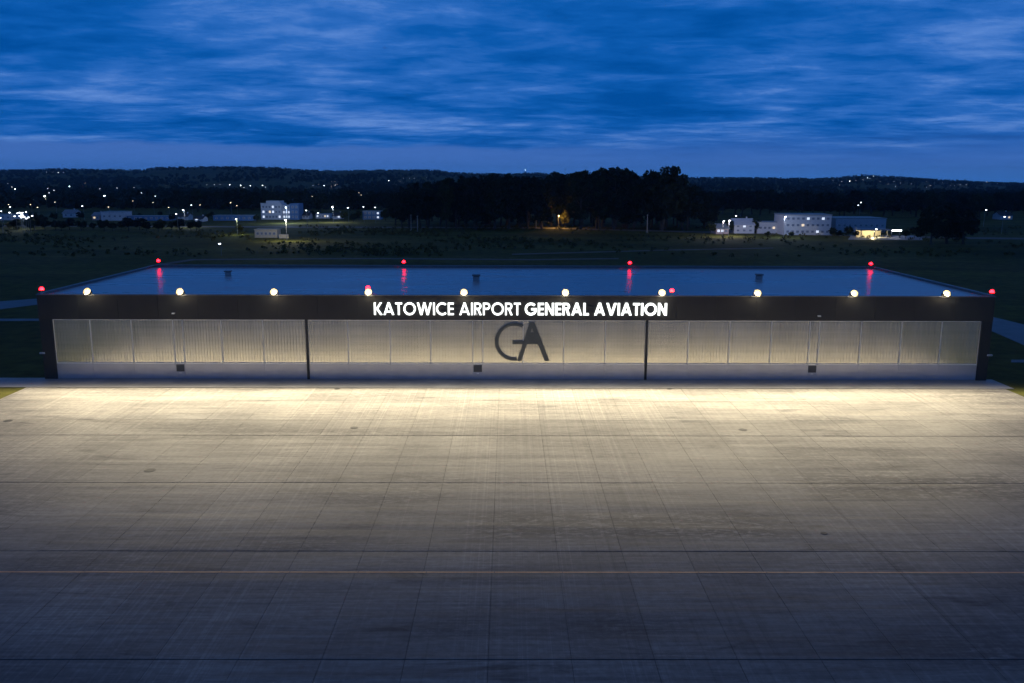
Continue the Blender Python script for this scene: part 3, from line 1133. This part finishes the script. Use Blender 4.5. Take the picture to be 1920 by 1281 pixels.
def tree_proto(kind, seed):
    """Unit tree of height 1 (in 10 m modelling units divided later): returns trunk and crown meshes for a 10 m tree."""
    g = np.random.default_rng(seed)
    H = 10.0
    cs, rs = [], []
    if kind == 'round':
        for k in range(46):
            u = g.normal(size=3)
            u /= np.linalg.norm(u)
            q = g.uniform(0.45, 1.0)
            cs.append((u[0] * 3.4 * q, u[1] * 3.4 * q, 6.0 + u[2] * 3.3 * q))
            rs.append(g.uniform(0.7, 1.25))
        size, per = 0.26, 60
    elif kind == 'dome':
        for k in range(150):
            u = g.normal(size=3)
            u /= np.linalg.norm(u)
            q = g.uniform(0.35, 1.0)
            cs.append((u[0] * 4.0 * q, u[1] * 4.0 * q, 5.3 + (u[2] * 3.9 if u[2] > 0 else u[2] * 3.6) * q))
            rs.append(g.uniform(0.6, 0.95))
        size, per = 0.20, 60
    elif kind == 'tall':
        for k in range(44):
            zz = g.uniform(2.2, 9.4)
            wr = 1.9 * math.sin(math.pi * min(1, (zz - 1.4) / 8.8)) ** 0.7
            a = g.uniform(0, 6.28)
            q = g.uniform(0.2, 1.0) * wr
            cs.append((q * math.cos(a), q * math.sin(a), zz))
            rs.append(g.uniform(0.55, 0.95))
        size, per = 0.24, 55
    else:
        for k in range(48):
            zz = g.uniform(1.2, 9.6)
            wr = 2.1 * (1 - (zz - 0.8) / 9.4) + 0.15
            a = g.uniform(0, 6.28)
            q = g.uniform(0.4, 1.0) * wr
            cs.append((q * math.cos(a), q * math.sin(a), zz))
            rs.append(0.35 + 0.55 * (1 - zz / 10))
        size, per = 0.22, 50
    crown = leaf_cloud(cs, rs, per, size, seed)
    return trunk_mesh(H, 0.26, seed), crown


PROTO = []
for k, (kind, mat) in enumerate((('round', 'leaf_a'), ('round', 'leaf_b'), ('tall', 'leaf_b'), ('tall', 'leaf_a'), ('cone', 'leaf_b'), ('round', 'leaf_c'), ('dome', 'leaf_b'))):
    tm, cm = tree_proto(kind, 20 + k)
    cm.materials.append(M[mat])
    PROTO.append((kind, tm, cm))


def tree(px, Y, top_px, label, proto, group=None, spread=1.0, name='tree', base=None):
    p = on_plane_y(px, top_px, Y)
    z0 = ground_z(p.x, Y)
    h = max(2.5, p.z - z0)
    t = thing(name, label, 'tree', (p.x, Y, z0), random.uniform(0, 6.28), group)
    t.scale = (h / 10 * spread, h / 10 * spread, h / 10)
    link('trunk', PROTO[proto][1], None, t)
    link('crown', PROTO[proto][2], None, t)
    return t


grove_top = [(740, 362), (760, 352), (800, 346), (850, 339), (900, 333), (950, 331), (1000, 336), (1040, 331), (1080, 329), (1110, 326),
             (1150, 321), (1180, 323), (1205, 326), (1300, 345), (1330, 366), (1345, 392)]
gx = [a for a, b in grove_top]
gy_ = [b - 8 for a, b in grove_top]
tree(1246, 430, 303, 'tallest broad round-crowned tree standing above the dark grove', 6, spread=1.0)
tree(1152, 440, 311, 'tall bushy tree left of the tallest round tree in the grove', 2, spread=1.5)
tree(1172, 452, 315, 'slim tall tree squeezed against the tallest round tree', 3, spread=1.1)
px = 748
while px < 1345:
    for rowk, (ya, yb, drop) in enumerate(((428, 448, 10), (455, 480, 3), (490, 520, 0))):
        if rowk == 0 and 1015 < px < 1090:
            continue
        q = px + random.uniform(-8, 8)
        tp = float(np.interp(q, gx, gy_)) + random.uniform(-3, 5) + random.choice((0, drop))
        if 1190 < q < 1305:
            tp = max(tp, 342)
        tree(q, random.uniform(ya, yb), tp, 'dark tree in the %s row of the grove, %s' % (('front', 'middle', 'rear')[rowk], 'left of the thin mast' if q < 1000 else ('between the mast and the tallest tree' if q < 1200 else 'beside the tallest round tree')),
             random.choice((1, 2, 2, 3, 4, 1)), 'trees of the dark grove', random.uniform(0.75, 1.15))
    px += random.uniform(17, 24)

# trees round the houses and along the roads
for px, Y, tp, pr, sp, lab in ((1752, 338, 384, 1, 1.1, 'dark tree at the left of the clump by the lit car park'),
                               (1783, 344, 376, 4, 1.5, 'dark pointed tree in the middle of the right-hand clump'),
                               (1812, 340, 386, 1, 1.1, 'dark tree at the right of the clump by the pale field'),
                               (449, 401, 419, 5, 1.2, 'small tree lit yellow green by a street lamp beside the booth'),
                               (1060, 452, 392, 5, 0.9, 'small tree glowing orange under a sodium lamp in the grove')):
    tree(px, Y, tp, lab, pr, None, sp)
for px, Y, tp, pr, sp in ((62, 480, 398, 0, 1.2), (78, 470, 401, 1, 1.3), (100, 500, 398, 0, 1.2), (150, 520, 396, 1, 1.3), (240, 560, 397, 0, 1.1), (262, 540, 399, 1, 1.3),
                          (300, 560, 396, 0, 1.2), (322, 500, 400, 1, 1.2), (386, 520, 400, 0, 1.3), (396, 540, 396, 1, 1.1), (480, 500, 402, 0, 1.2), (586, 560, 394, 1, 1.1),
                          (645, 520, 396, 0, 1.2), (662, 500, 399, 1, 1.3), (672, 530, 394, 2, 1.2), (722, 520, 392, 0, 1.3)):
    tree(px, Y, tp, 'small dark tree between the houses on the left', pr, 'trees between the left houses', sp)
for px, Y, tp, pr, sp in ((1334, 400, 418, 0, 1.3), (1369, 405, 412, 1, 1.0), (1418, 408, 410, 0, 1.1), (1466, 420, 406, 1, 1.0), (1562, 385, 426, 0, 1.3), (1574, 380, 431, 1, 1.4),
                          (1592, 388, 424, 0, 1.2), (1606, 380, 432, 1, 1.3), (1700, 372, 430, 0, 1.2), (1716, 378, 424, 1, 1.2), (1726, 366, 432, 0, 1.4), (1440, 384, 434, 1, 1.6), (1484, 380, 436, 0, 1.6)):
    tree(px, Y, tp, 'small dark tree beside the pale buildings on the right', pr, 'trees by the right buildings', sp)
for k in range(34):
    px = 330 + k * 12.5 + random.uniform(-6, 6)
    tree(px, random.uniform(640, 760), random.uniform(352, 366), 'dark tree in the belt behind the white apartment houses', random.choice((0, 1, 2, 3)),
         'trees behind the white houses', random.uniform(0.9, 1.4))
for k in range(36):
    px = 1345 + k * 16.5 + random.uniform(-7, 7)
    tree(px, random.uniform(560, 700), random.uniform(352, 364), 'dark tree in the belt behind the buildings on the right', random.choice((0, 1, 1, 3)),
         'trees behind the buildings on the right', random.uniform(1.0, 1.5))
for k in range(26):
    px = -30 + k * 16 + random.uniform(-7, 7)
    tree(px, random.uniform(405, 425), random.uniform(406, 417), 'low dark tree in the hedge line before the lit houses', random.choice((0, 1, 5)),
         'hedge trees on the left', random.uniform(1.1, 1.7))

# ------------------------------------------------------------------ lamps: who stands where
lamps = [  # px, py, pole height, kind, cluster
    (29, 355, 9, 'far', 'a'), (23, 351, 9, 'dim', 'a'), (15, 345, 8, 'dim', 'a'), (90, 354, 8, 'dim', 'a'), (102, 357, 8, 'dim', 'a'),
    (93, 362, 8, 'dim', 'a'), (85, 368, 8, 'far', 'a'), (131, 350, 8, 'far', 'a'), (197, 367, 8, 'far', 'a'), (188, 354, 8, 'dim', 'a'),
    (220, 353, 8, 'dim', 'a'), (252, 352, 8, 'dim', 'a'), (266, 362, 8, 'dim', 'a'), (292, 368, 8, 'dim', 'a'),
    (156, 387, 8, 'near', 'b'), (21, 388, 8, 'dim', 'b'), (20, 399, 8, 'near', 'b'), (39, 399, 8, 'near', 'b'), (48, 407, 7, 'near', 'b'), (3, 409, 7, 'near', 'b'),
    (30, 406, 7, 'dim', 'b'), (110, 324, 10, 'far', 'c'), (119, 324, 10, 'far', 'c'), (100, 323, 10, 'dim', 'c'), (87, 323, 10, 'dim', 'c'), (345, 322, 10, 'dim', 'c'),
    (345, 394, 9, 'near', 'd'), (332, 402, 8, 'near', 'd'), (360, 385, 9, 'dim', 'd'),
    (378, 346, 9, 'dim', 'e'), (388, 346, 9, 'dim', 'e'), (402, 346, 9, 'dim', 'e'), (413, 346, 9, 'dim', 'e'), (431, 347, 9, 'far', 'e'),
    (452, 348, 9, 'far', 'e'), (458, 352, 9, 'dim', 'e'), (470, 348, 9, 'far', 'e'), (492, 348, 9, 'far', 'e'), (498, 351, 9, 'dim', 'e'),
    (587, 348, 9, 'dim', 'e'), (608, 348, 9, 'far', 'e'), (629, 347, 9, 'dim', 'e'),
    (729, 339, 10, 'far', 'f'), (757, 335, 10, 'dim', 'f'), (768, 335, 10, 'dim', 'f'), (777, 335, 10, 'dim', 'f'), (800, 333, 10, 'dim', 'f'), (887, 331, 10, 'dim', 'f'),
    (1010, 338, 10, 'far', 'f'), (1035, 333, 10, 'far', 'f'), (1028, 333, 10, 'far', 'f'), (987, 341, 10, 'dim', 'f'),
    (624, 388, 9, 'near', 'g'), (575, 395, 9, 'dim', 'g'), (653, 390, 9, 'dim', 'g'), (682, 388, 9, 'dim', 'g'), (537, 389, 9, 'dim', 'g'), (536, 413, 8.5, 'near', 'g'),
    (597, 400, 8, 'dim', 'g'), (704, 389, 9, 'dim', 'g'),
    (1343, 369, 9, 'far', 'h'), (1343, 391, 9, 'dim', 'h'), (1356, 415, 7, 'near', 'h'), (1367, 414, 7, 'near', 'h'), (1379, 405, 7, 'dim', 'h'), (1471, 407, 9, 'near', 'h'),
    (1613, 380, 9, 'near', 'i'), (1608, 385, 9, 'dim', 'i'), (1757, 382, 9, 'near', 'i'), (1737, 415, 7, 'dim', 'i'), (1847, 394, 9, 'near', 'i'), (1881, 407, 8, 'dim', 'i'),
    (1870, 371, 9, 'dim', 'i'), (1641, 430, 5, 'near', 'i'),
    (1580, 340, 10, 'dim', 'j'), (1593, 340, 10, 'far', 'j'), (1605, 339, 10, 'dim', 'j'), (1618, 338, 10, 'dim', 'j'), (1626, 333.5, 10, 'far', 'j'),
    (1637, 330.5, 10, 'far', 'j'), (1630, 335, 10, 'dim', 'j'), (1650, 341, 10, 'dim', 'j'), (1695, 341, 10, 'dim', 'j'), (1766, 343, 10, 'dim', 'j'), (1800, 347, 10, 'dim', 'j'),
    (414, 457, 4, 'dim', 'k'), (444, 411, 7, 'near', 'k'),
]
clus = {'a': ('distant street lamp scattered over the dark village on the left', 'street lamps of the left village'),
        'b': ('bright white street lamp among the lit yards at the left edge', 'lamps at the left edge'),
        'c': ('tiny street lamp on the crest of the left hill', 'lamps on the left hill'),
        'd': ('white street lamp in the row of houses left of the apartment house', 'lamps left of the apartment house'),
        'e': ('tiny street lamp in the far row below the left hill', 'far row of lamps below the hill'),
        'f': ('tiny street lamp on the slope above the dark grove', 'lamps on the slope above the grove'),
        'g': ('white street lamp by the parking between apartment house and grove', 'lamps by the apartment parking'),
        'h': ('white street lamp among the pale buildings right of the grove', 'lamps by the pale buildings'),
        'i': ('street lamp near the lit car park and trees on the right', 'lamps on the right'),
        'j': ('tiny street lamp in the village on the right hill', 'lamps on the right hill'),
        'k': ('small lamp post in the field by the pale booth', 'lamps by the pale booth')}
for k in range(20):
    lamps.append((random.uniform(-10, 480), 341 + 58 * random.random() ** 1.6, 8, 'tiny', 'a'))
for k in range(14):
    lamps.append((random.uniform(500, 760), 340 + 30 * random.random() ** 2, 9, 'tiny', 'e'))
for k in range(20):
    lamps.append((random.uniform(1560, 1910), random.uniform(336, 352), 9, 'dim', 'j'))
for k in range(12):
    lamps.append((random.uniform(-10, 70), random.uniform(396, 411), 7, 'dim', 'b'))
lamp_spots = []
lamp_me = {}


def lamp_mesh(h, kind):
    key = (h, kind)
    if key in lamp_me:
        return lamp_me[key]
    thick = {'near': 0.10, 'dim': 0.08, 'far': 0.12, 'tiny': 0.07}[kind]
    pole = MB().tube((0, 0, 0), (0, 0, h), thick, thick * 0.6, 6).tube((0, 0, h - 0.1), (0, -1.0, h + 0.15), thick * 0.5, thick * 0.4, 6).mesh('pole')
    pole.materials.append(M['galv'])
    s = {'near': 0.34, 'dim': 0.42, 'far': 0.60, 'tiny': 0.26}[kind]
    head = MB().box(-s * 0.6, s * 0.6, -1.0 - s * 1.4, -1.0 + s * 0.6, h + 0.16, h + 0.30).mesh('lamp_head')
    head.materials.append(M['galv'])
    m = MB().dome((0, 0, 0), s, s * 0.9, 8, 4)
    m.v = [(a, b - 1.0 - s * 0.4, h + 0.158 - c) for a, b, c in m.v]
    lens = m.mesh('lens')
    lens.materials.append(M[{'near': 'led_near', 'dim': 'led_dim', 'far': 'led_far', 'tiny': 'led_warm'}[kind]])
    lamp_me[key] = (pole, head, lens)
    return lamp_me[key]


def glow(name, loc, col, power, radius=0.25):
    d = bpy.data.lights.new(name, 'POINT')
    d.energy = power
    d.color = col
    d.shadow_soft_size = radius
    o = bpy.data.objects.new(name, d)
    C.objects.link(o)
    o.location = loc
    return o


lamp_light = {(537, 389): ((0.55, 0.70, 1.0), 9000), (1471, 407): ((0.60, 0.72, 1.0), 3500), (1367, 414): ((0.9, 0.84, 1.0), 3500), (536, 413): ((1.0, 0.93, 0.72), 4500),
              (444, 411): ((0.9, 1.0, 0.5), 1500), (345, 394): ((0.8, 0.9, 1.0), 2500), (39, 399): ((0.85, 0.9, 1.0), 3000), (624, 388): ((0.8, 0.9, 1.0), 4000),
              (1356, 415): ((1.0, 0.85, 0.8), 1500)}
for px, py, h, kind, cl_ in lamps:
    p = surface_at(px, py, h)
    gz = ground_z(p.x, p.y)
    lamp_spots.append((px, py, p.y))
    t = thing('street_lamp', clus[cl_][0], 'street lamp', (p.x, p.y, gz), 0, clus[cl_][1])
    a, b, c = lamp_mesh(h, kind)
    link('pole', a, None, t)
    link('lamp_head', b, None, t)
    link('lens', c, None, t)
    if (px, py) in lamp_light:
        col, pw = lamp_light[(px, py)]
        gl = glow('lamp_light', (0, -1.1, h - 0.45), col, pw)
        gl.parent = t


# sodium lamp inside the grove
p = surface_at(1047, 404, 6.5)
t = thing('street_lamp', 'orange sodium street lamp glowing among the grove trees', 'street lamp', (p.x, 447, 0))
MB().tube((0, 0, 0), (0, 0, 6.5), 0.10, 0.06).build('pole', M['galv'], t)
MB().box(-0.2, 0.2, -0.9, 0.2, 6.5, 6.64).build('lamp_head', M['galv'], t)
m = MB().dome((0, -0.5, 0), 0.22, 0.2)
m.v = [(a, b, 6.49 - c) for a, b, c in m.v]
m.build('lens', M['sodium'], t)
gl = glow('lamp_light', (0, -0.9, 6.1), (1.0, 0.55, 0.14), 4000)
gl.parent = t

# tall thin masts
for px, top, bot, lab in ((1005, 342, 428, 'tall thin mast in front of the dark grove'),
                          (783, 404, 434, 'thin pale pole before the grove, right one of the pair'),
                          (771, 402, 432, 'thin pale pole before the grove, left one of the pair'),
                          (1213, 402, 436, 'thin pale pole in front of the tallest tree')):
    b = on_plane_z(px, bot, 0)
    tp = on_plane_y(px, top, b.y)
    t = thing('mast', lab, 'mast', (b.x, b.y, 0))
    MB().box(-0.5, 0.5, -0.5, 0.5, 0, 0.3).build('footing', M['kerb'], t)
    MB().tube((0, 0, 0.3), (0, 0, tp.z), 0.20, 0.12).build('pole', M['galv'], t)
    MB().box(-0.5, 0.5, -0.08, 0.08, tp.z - 0.5, tp.z - 0.38).build('crossarm', M['galv'], t)
# lit transmitter on the skyline
p = on_plane_y(985, 319.5, CREST_Y)
t = thing('transmitter_mast', 'white lit transmitter mast on the skyline above the grove', 'mast', (p.x, CREST_Y, ground_z(p.x, CREST_Y)))
hh = p.z - ground_z(p.x, CREST_Y)
MB().tube((0, 0, 0), (0, 0, hh), 0.9, 0.3, 6).build('pole', M['galv'], t)
MB().ball((0, 0, hh + 0.9), 0.9).build('lens', M['led_far'], t)
p = on_plane_y(1060, 316, CREST_Y)
t = thing('radio_mast', 'unlit thin radio mast on the skyline right of the lit one', 'mast', (p.x, CREST_Y, ground_z(p.x, CREST_Y)))
hh = p.z - ground_z(p.x, CREST_Y)
MB().tube((0, 0, 0), (0, 0, hh), 0.9, 0.5, 6).build('pole', M['galv'], t)
MB().box(-1.4, 1.4, -0.6, 0.6, hh - 6, hh - 2).build('antenna', M['galv'], t)

# ------------------------------------------------------------------ houses


def block(t, x0, x1, y0, y1, z0, z1, mat, name='wall'):
    return MB().box(x0, x1, y0, y1, z0, z1).build(name, mat, t)


def windows(t, x0, x1, yf, z0, floors, cols, fh, lit=0.3, w=1.2, h=1.3, seed=1):
    g = random.Random(seed)
    for f in range(floors):
        for c in range(cols):
            cx = x0 + (x1 - x0) * (c + 0.5) / cols
            zb_ = z0 + f * fh + 0.9
            o = MB().box(cx - w / 2, cx + w / 2, yf - 0.06, yf - 0.003, zb_, zb_ + h).build('window', M['frame'], t)
            r = g.random()
            m = M['window_lit'] if r < lit * 0.7 else (M['window_warm'] if r < lit else M['glass_grey'])
            MB().box(cx - w / 2 + 0.08, cx + w / 2 - 0.08, yf - 0.075, yf - 0.062, zb_ + 0.08, zb_ + h - 0.08).build('pane', m, o)


def span(px0, px1, base_py, top_py):
    b = on_plane_z((px0 + px1) / 2, base_py, 0)
    a0 = on_plane_y(px0, base_py, b.y).x
    a1 = on_plane_y(px1, base_py, b.y).x
    return a0, a1, b.y, on_plane_y((px0 + px1) / 2, top_py, b.y).z


# white apartment house
x0, x1, Y, H = span(490, 561, 412, 377)
cx = (x0 + x1) / 2
L = x1 - x0
ap = thing('apartment_house', 'white apartment house with lit windows and a blue end block', 'building', (cx, Y, 0))
a = -L / 2
block(ap, a, a + L * 0.55, 0, 12, 0, H * 0.88, M['house_white'])
block(ap, a + L * 0.14, a + L * 0.50, 0.6, 11, H * 0.883, H, M['house_white'], 'attic')
block(ap, a + L * 0.552, a + L * 0.76, 1.5, 12, 0, H * 0.78, M['house_white'], 'stairwell')
block(ap, a + L * 0.762, a + L, 0, 12, 0, H * 0.86, M['house_blue'], 'end_block')
block(ap, a - 0.3, a + L * 0.13, -0.1, 12.1, H * 0.883, H * 0.90, M['roof_dark'], 'roof')
windows(ap, a + 0.6, a + L * 0.53, 0, 0.1, 3, 6, 3.0, 0.35, 1.3, 1.5, 3)
windows(ap, a + L * 0.56, a + L * 0.75, 1.5, 0.1, 3, 3, 2.8, 0.7, 1.0, 1.4, 4)
windows(ap, a + L * 0.79, a + L * 0.98, 0, 0.1, 3, 2, 3.0, 0.1, 1.2, 1.4, 5)


def gable_house(name, label, px0, px1, base, top, mat, roofm, depth=9.0, fl=1, cols=3, lit=0.3, seed=1, flat=False, group=None):
    x0, x1, Y, H = span(px0, px1, base, top)
    t = thing(name, label, 'house' if not flat else 'building', ((x0 + x1) / 2, Y, 0), 0, group)
    L = x1 - x0
    ev = H * (0.94 if flat else 0.58)
    block(t, -L / 2, L / 2, 0, depth, 0, ev, mat)
    if flat:
        MB().box(-L / 2 - 0.25, L / 2 + 0.25, -0.25, depth + 0.25, ev + 0.003, H).build('roof', roofm, t)
    else:
        m = MB()
        prof = [(-0.5, ev - 0.15), (depth / 2, H), (depth + 0.5, ev - 0.15), (depth + 0.5, ev + 0.05), (depth / 2, H + 0.22), (-0.5, ev + 0.05)]
        b = len(m.v)
        m.v += [(-L / 2 - 0.4, y, z) for y, z in prof] + [(L / 2 + 0.4, y, z) for y, z in prof]
        k = len(prof)
        m.f += [tuple(range(k)), tuple(range(k, 2 * k))[::-1]] + [(i, k + i, k + (i + 1) % k, (i + 1) % k) for i in range(k)]
        r = m.build('roof', roofm, t)
        MB().box(L * 0.2, L * 0.2 + 0.6, depth * 0.5 - 0.3, depth * 0.5 + 0.3, H * 0.9, H + 0.9).build('chimney', mat, r)
        g = MB()
        for xx in (-L / 2, L / 2 - 0.2):
            b = len(g.v)
            g.v += [(xx, 0, ev), (xx, depth, ev), (xx, depth / 2, H), (xx + 0.2, 0, ev), (xx + 0.2, depth, ev), (xx + 0.2, depth / 2, H)]
            g.f += [(b, b + 1, b + 2), (b + 5, b + 4, b + 3), (b, b + 3, b + 4, b + 1), (b + 1, b + 4, b + 5, b + 2), (b + 2, b + 5, b + 3, b)]
        g.build('gable', mat, t)
    fh = ev / fl
    windows(t, -L / 2 + 0.4, L / 2 - 0.4, 0, max(0.0, fh * 0.5 - 1.4), fl, cols, fh, lit, min(1.4, L / cols * 0.6), min(1.2, fh * 0.55), seed)
    return t


gable_house('storage_hall', 'pale low hall with flat roof among the left houses', 190, 232, 414, 397, M['house_white'], M['roof_pale'], 12, 1, 4, 0.1, 11, True)
gable_house('house', 'small house with a pinkish front beside the pale low hall', 173, 188, 413, 399, M['house_pink'], M['roof_pale'], 8, 1, 2, 0.5, 12)
gable_house('house', 'small gabled house on its own left of the pale low hall', 118, 140, 408, 394, M['house_white'], M['roof_pale'], 9, 1, 2, 0.0, 13)
gable_house('yard_building', 'low white building under bright lamps at the left edge', -20, 22, 413, 402, M['house_white'], M['roof_pale'], 9, 1, 4, 0.5, 14, True)
gable_house('yard_building', 'low white building between two bright lamps near the left edge', 30, 56, 411, 402, M['house_white'], M['roof_pale'], 9, 1, 3, 0.5, 15, True)
gable_house('row_building', 'long low bluish building running right from the pale hall', 238, 320, 414, 405, M['house_blue'], M['roof_pale'], 9, 1, 8, 0.15, 16, True)
gable_house('house', 'white house under the bright lamp left of the apartment house', 334, 352, 413, 401, M['house_white'], M['roof_dark'], 9, 1, 2, 0.5, 17)
gable_house('house', 'pale house second right of the bright lamp', 364, 380, 416, 406, M['house_white'], M['roof_dark'], 9, 1, 2, 0.5, 18)
gable_house('row_building', 'long low bluish building left of the apartment house', 400, 474, 414, 404, M['house_blue'], M['roof_pale'], 9, 1, 7, 0.2, 19, True)
gable_house('house', 'white house just right of the blue end block', 566, 580, 411, 399, M['house_white'], M['roof_dark'], 9, 1, 2, 0.4, 20)
gable_house('garage_row', 'low white garages right of the apartment house', 592, 618, 410, 401, M['house_white'], M['roof_pale'], 9, 1, 5, 0.5, 21, True)
gable_house('house', 'white house under a lamp between the garages and the flat house', 624, 640, 411, 400, M['house_white'], M['roof_dark'], 9, 1, 2, 0.5, 22)
gable_house('flat_house', 'dim house with a pale flat roof left of the grove', 680, 714, 412, 396, M['house_blue'], M['roof_pale'], 10, 2, 4, 0.2, 23, True)
gable_house('booth', 'small cream booth with dark windows lit by a lamp in the field', 478, 520, 446, 430, M['house_cream'], M['house_cream'], 6, 1, 5, 0.0, 24, True)
gable_house('hotel_block', 'large white block with rows of windows right of the grove', 1470, 1557, 441, 402, M['house_white'], M['roof_pale'], 16, 3, 9, 0.15, 25, True)
gable_house('guest_house', 'white house with an arched gable right of the grove', 1376, 1414, 438, 411, M['house_white'], M['house_white'], 10, 2, 3, 0.2, 26)
gable_house('connecting_wing', 'low white wing between the white house and the large block', 1420, 1464, 438, 416, M['house_white'], M['roof_pale'], 10, 1, 5, 0.2, 27, True)
gable_house('house', 'small pinkish house at the left end of the white buildings', 1342, 1366, 439, 421, M['house_pink'], M['roof_pale'], 9, 1, 3, 0.4, 28)
gable_house('warehouse', 'long dim warehouse behind the lit car park', 1566, 1660, 436, 409, M['base_panel'], M['roof_pale'], 20, 1, 9, 0.0, 29, True)
gable_house('house', 'dim house by the lamps at the right edge of the trees', 1875, 1898, 412, 398, M['house_white'], M['roof_dark'], 9, 1, 2, 0.3, 30)

# low wall beside the booth
b0 = on_plane_z(522, 447, 0)
b1 = on_plane_z(541, 447, 0)
t = thing('low_wall', 'low cream wall continuing right from the booth', 'wall', (b0.x, b0.y, 0))
MB().box(0.3, b1.x - b0.x, 0, 0.4, 0, 1.6).build('wall_body', M['house_cream'], t)
MB().box(0.2, b1.x - b0.x + 0.1, -0.08, 0.48, 1.603, 1.72).build('wall_cap', M['kerb'], t)

# filling-station style canopies on the right: lit from below
x0, x1, Y, H = span(1612, 1668, 446, 430)
cn = thing('canopy', 'lit flat canopy on posts over the car park at the right', 'canopy', ((x0 + x1) / 2, Y, 0))
L = x1 - x0
MB().box(-L / 2, L / 2, 0, 7, H - 0.6, H).build('canopy_roof', M['roof_pale'], cn)
for sx in (-1, 0, 1):
    MB().box(sx * L * 0.44 - 0.15, sx * L * 0.44 + 0.15, 0.6, 0.9, 0, H - 0.603).build('post', M['galv'], cn)
    MB().box(sx * L * 0.3 - 0.5, sx * L * 0.3 + 0.5, 2.6, 3.2, H - 0.70, H - 0.603).build('ceiling_lamp', M['window_warm'], cn)
gl = glow('lamp_light', (0, 1.5, H - 1.2), (1.0, 0.80, 0.42), 2600)
gl.parent = cn
block(cn, -L / 2 + 1, L / 2 - 1, 7.05, 7.3, 0, H - 0.61, M['house_cream'], 'back_wall')
sheet('car_park', [gp(1590, 449.5), gp(1730, 450.5), gp(1725, 442), gp(1595, 441)], 0.06, M['paving'])
x0, x1, Y, H = span(1671, 1690, 444, 431.5)
cn = thing('light_strip', 'short white lit canopy strip right of the car park', 'canopy', ((x0 + x1) / 2, Y, 0))
L = x1 - x0
MB().box(-L / 2, L / 2, 0, 2.5, H - 0.35, H).build('canopy_roof', M['galv'], cn)
MB().box(-L / 2 + 0.1, L / 2 - 0.1, -0.06, -0.003, H - 0.40, H - 0.02).build('light_panel', M['led_near'], cn)
for sx in (-1, 1):
    MB().box(sx * L * 0.4 - 0.1, sx * L * 0.4 + 0.1, 1.0, 1.2, 0, H - 0.353).build('post', M['galv'], cn)

# ------------------------------------------------------------------ scrub on the meadow and far woods
g = np.random.default_rng(99)
cs, rs = [], []
while len(cs) < 1500:
    px, py = g.uniform(-60, 1980), g.uniform(424, 482)
    if 560 < px < 1000 or g.random() < 0.35:
        if 470 < px < 548 and py < 452:
            continue
        p = on_plane_z(px, py, 0)
        if py > 455 and g.random() < 0.5:
            continue
        if math.sin(p.x * 0.045 + 1.0) * math.sin(p.y * 0.06 + p.x * 0.02) + g.uniform(-0.5, 0.5) < 0.1:
            continue
        r = g.uniform(0.4, 1.1)
        cs.append((p.x, p.y, r * 0.6))
        rs.append(r)
sc = leaf_cloud(cs, rs, 26, 0.22, 5)
sc.materials.append(M['leaf_c'])
tag(link('scrub', sc), 'low olive scrub covering the meadow behind the hangar', 'scrub', kind='stuff')

cs, rs = [], []
tries = 0
while len(cs) < 9000 and tries < 60000:
    tries += 1
    Y = 700 * math.exp(g.uniform(0, 1) * math.log(4300 / 700))
    X = g.uniform(-0.66, 0.66) * Y
    z = ground_z(X, Y)
    q = math.sin(X * 0.006 + 2) * math.sin(Y * 0.0045 + X * 0.002) + g.uniform(-0.6, 0.6)
    if q < -0.15 and Y < 3900:
        continue
    h = g.uniform(5, 12) if Y < 3300 else g.uniform(3, 6.5)
    u = project((X, Y, z + h))
    bad = False
    for lx, ly, lY in lamp_spots:
        if abs(u[0] - lx) < 9 * 800 / Y + 4 and Y < lY and u[1] < ly + 4:
            bad = True
            break
    if bad:
        continue
    r = h * 0.55
    cs.append((X, Y, z + h * 0.5))
    rs.append(r)
wd = leaf_cloud(cs, rs, 24, 2.0, 6)
wd.materials.append(M['leaf_b'])
tag(link('far_woods', wd), 'far dark woods spread over plain and hills', 'woods', kind='stuff')
print('tries', tries, len(cs))

# ------------------------------------------------------------------ evening haze over the plain
hm = bpy.data.materials.new('haze')
hm.use_nodes = True
ht = hm.node_tree
ht.nodes.clear()
pv = N(ht, 'ShaderNodeVolumePrincipled')
pv.inputs['Color'].default_value = (0.55, 0.78, 1.0, 1)
pv.inputs['Density'].default_value = HAZE
pv.inputs['Anisotropy'].default_value = 0.2
ho = N(ht, 'ShaderNodeOutputMaterial')
ht.links.new(pv.outputs[0], ho.inputs['Volume'])
hz = MB().box(-10500, 10500, -420, 7100, -4.0, 125.0).build('haze', hm)
tag(hz, kind='stuff')
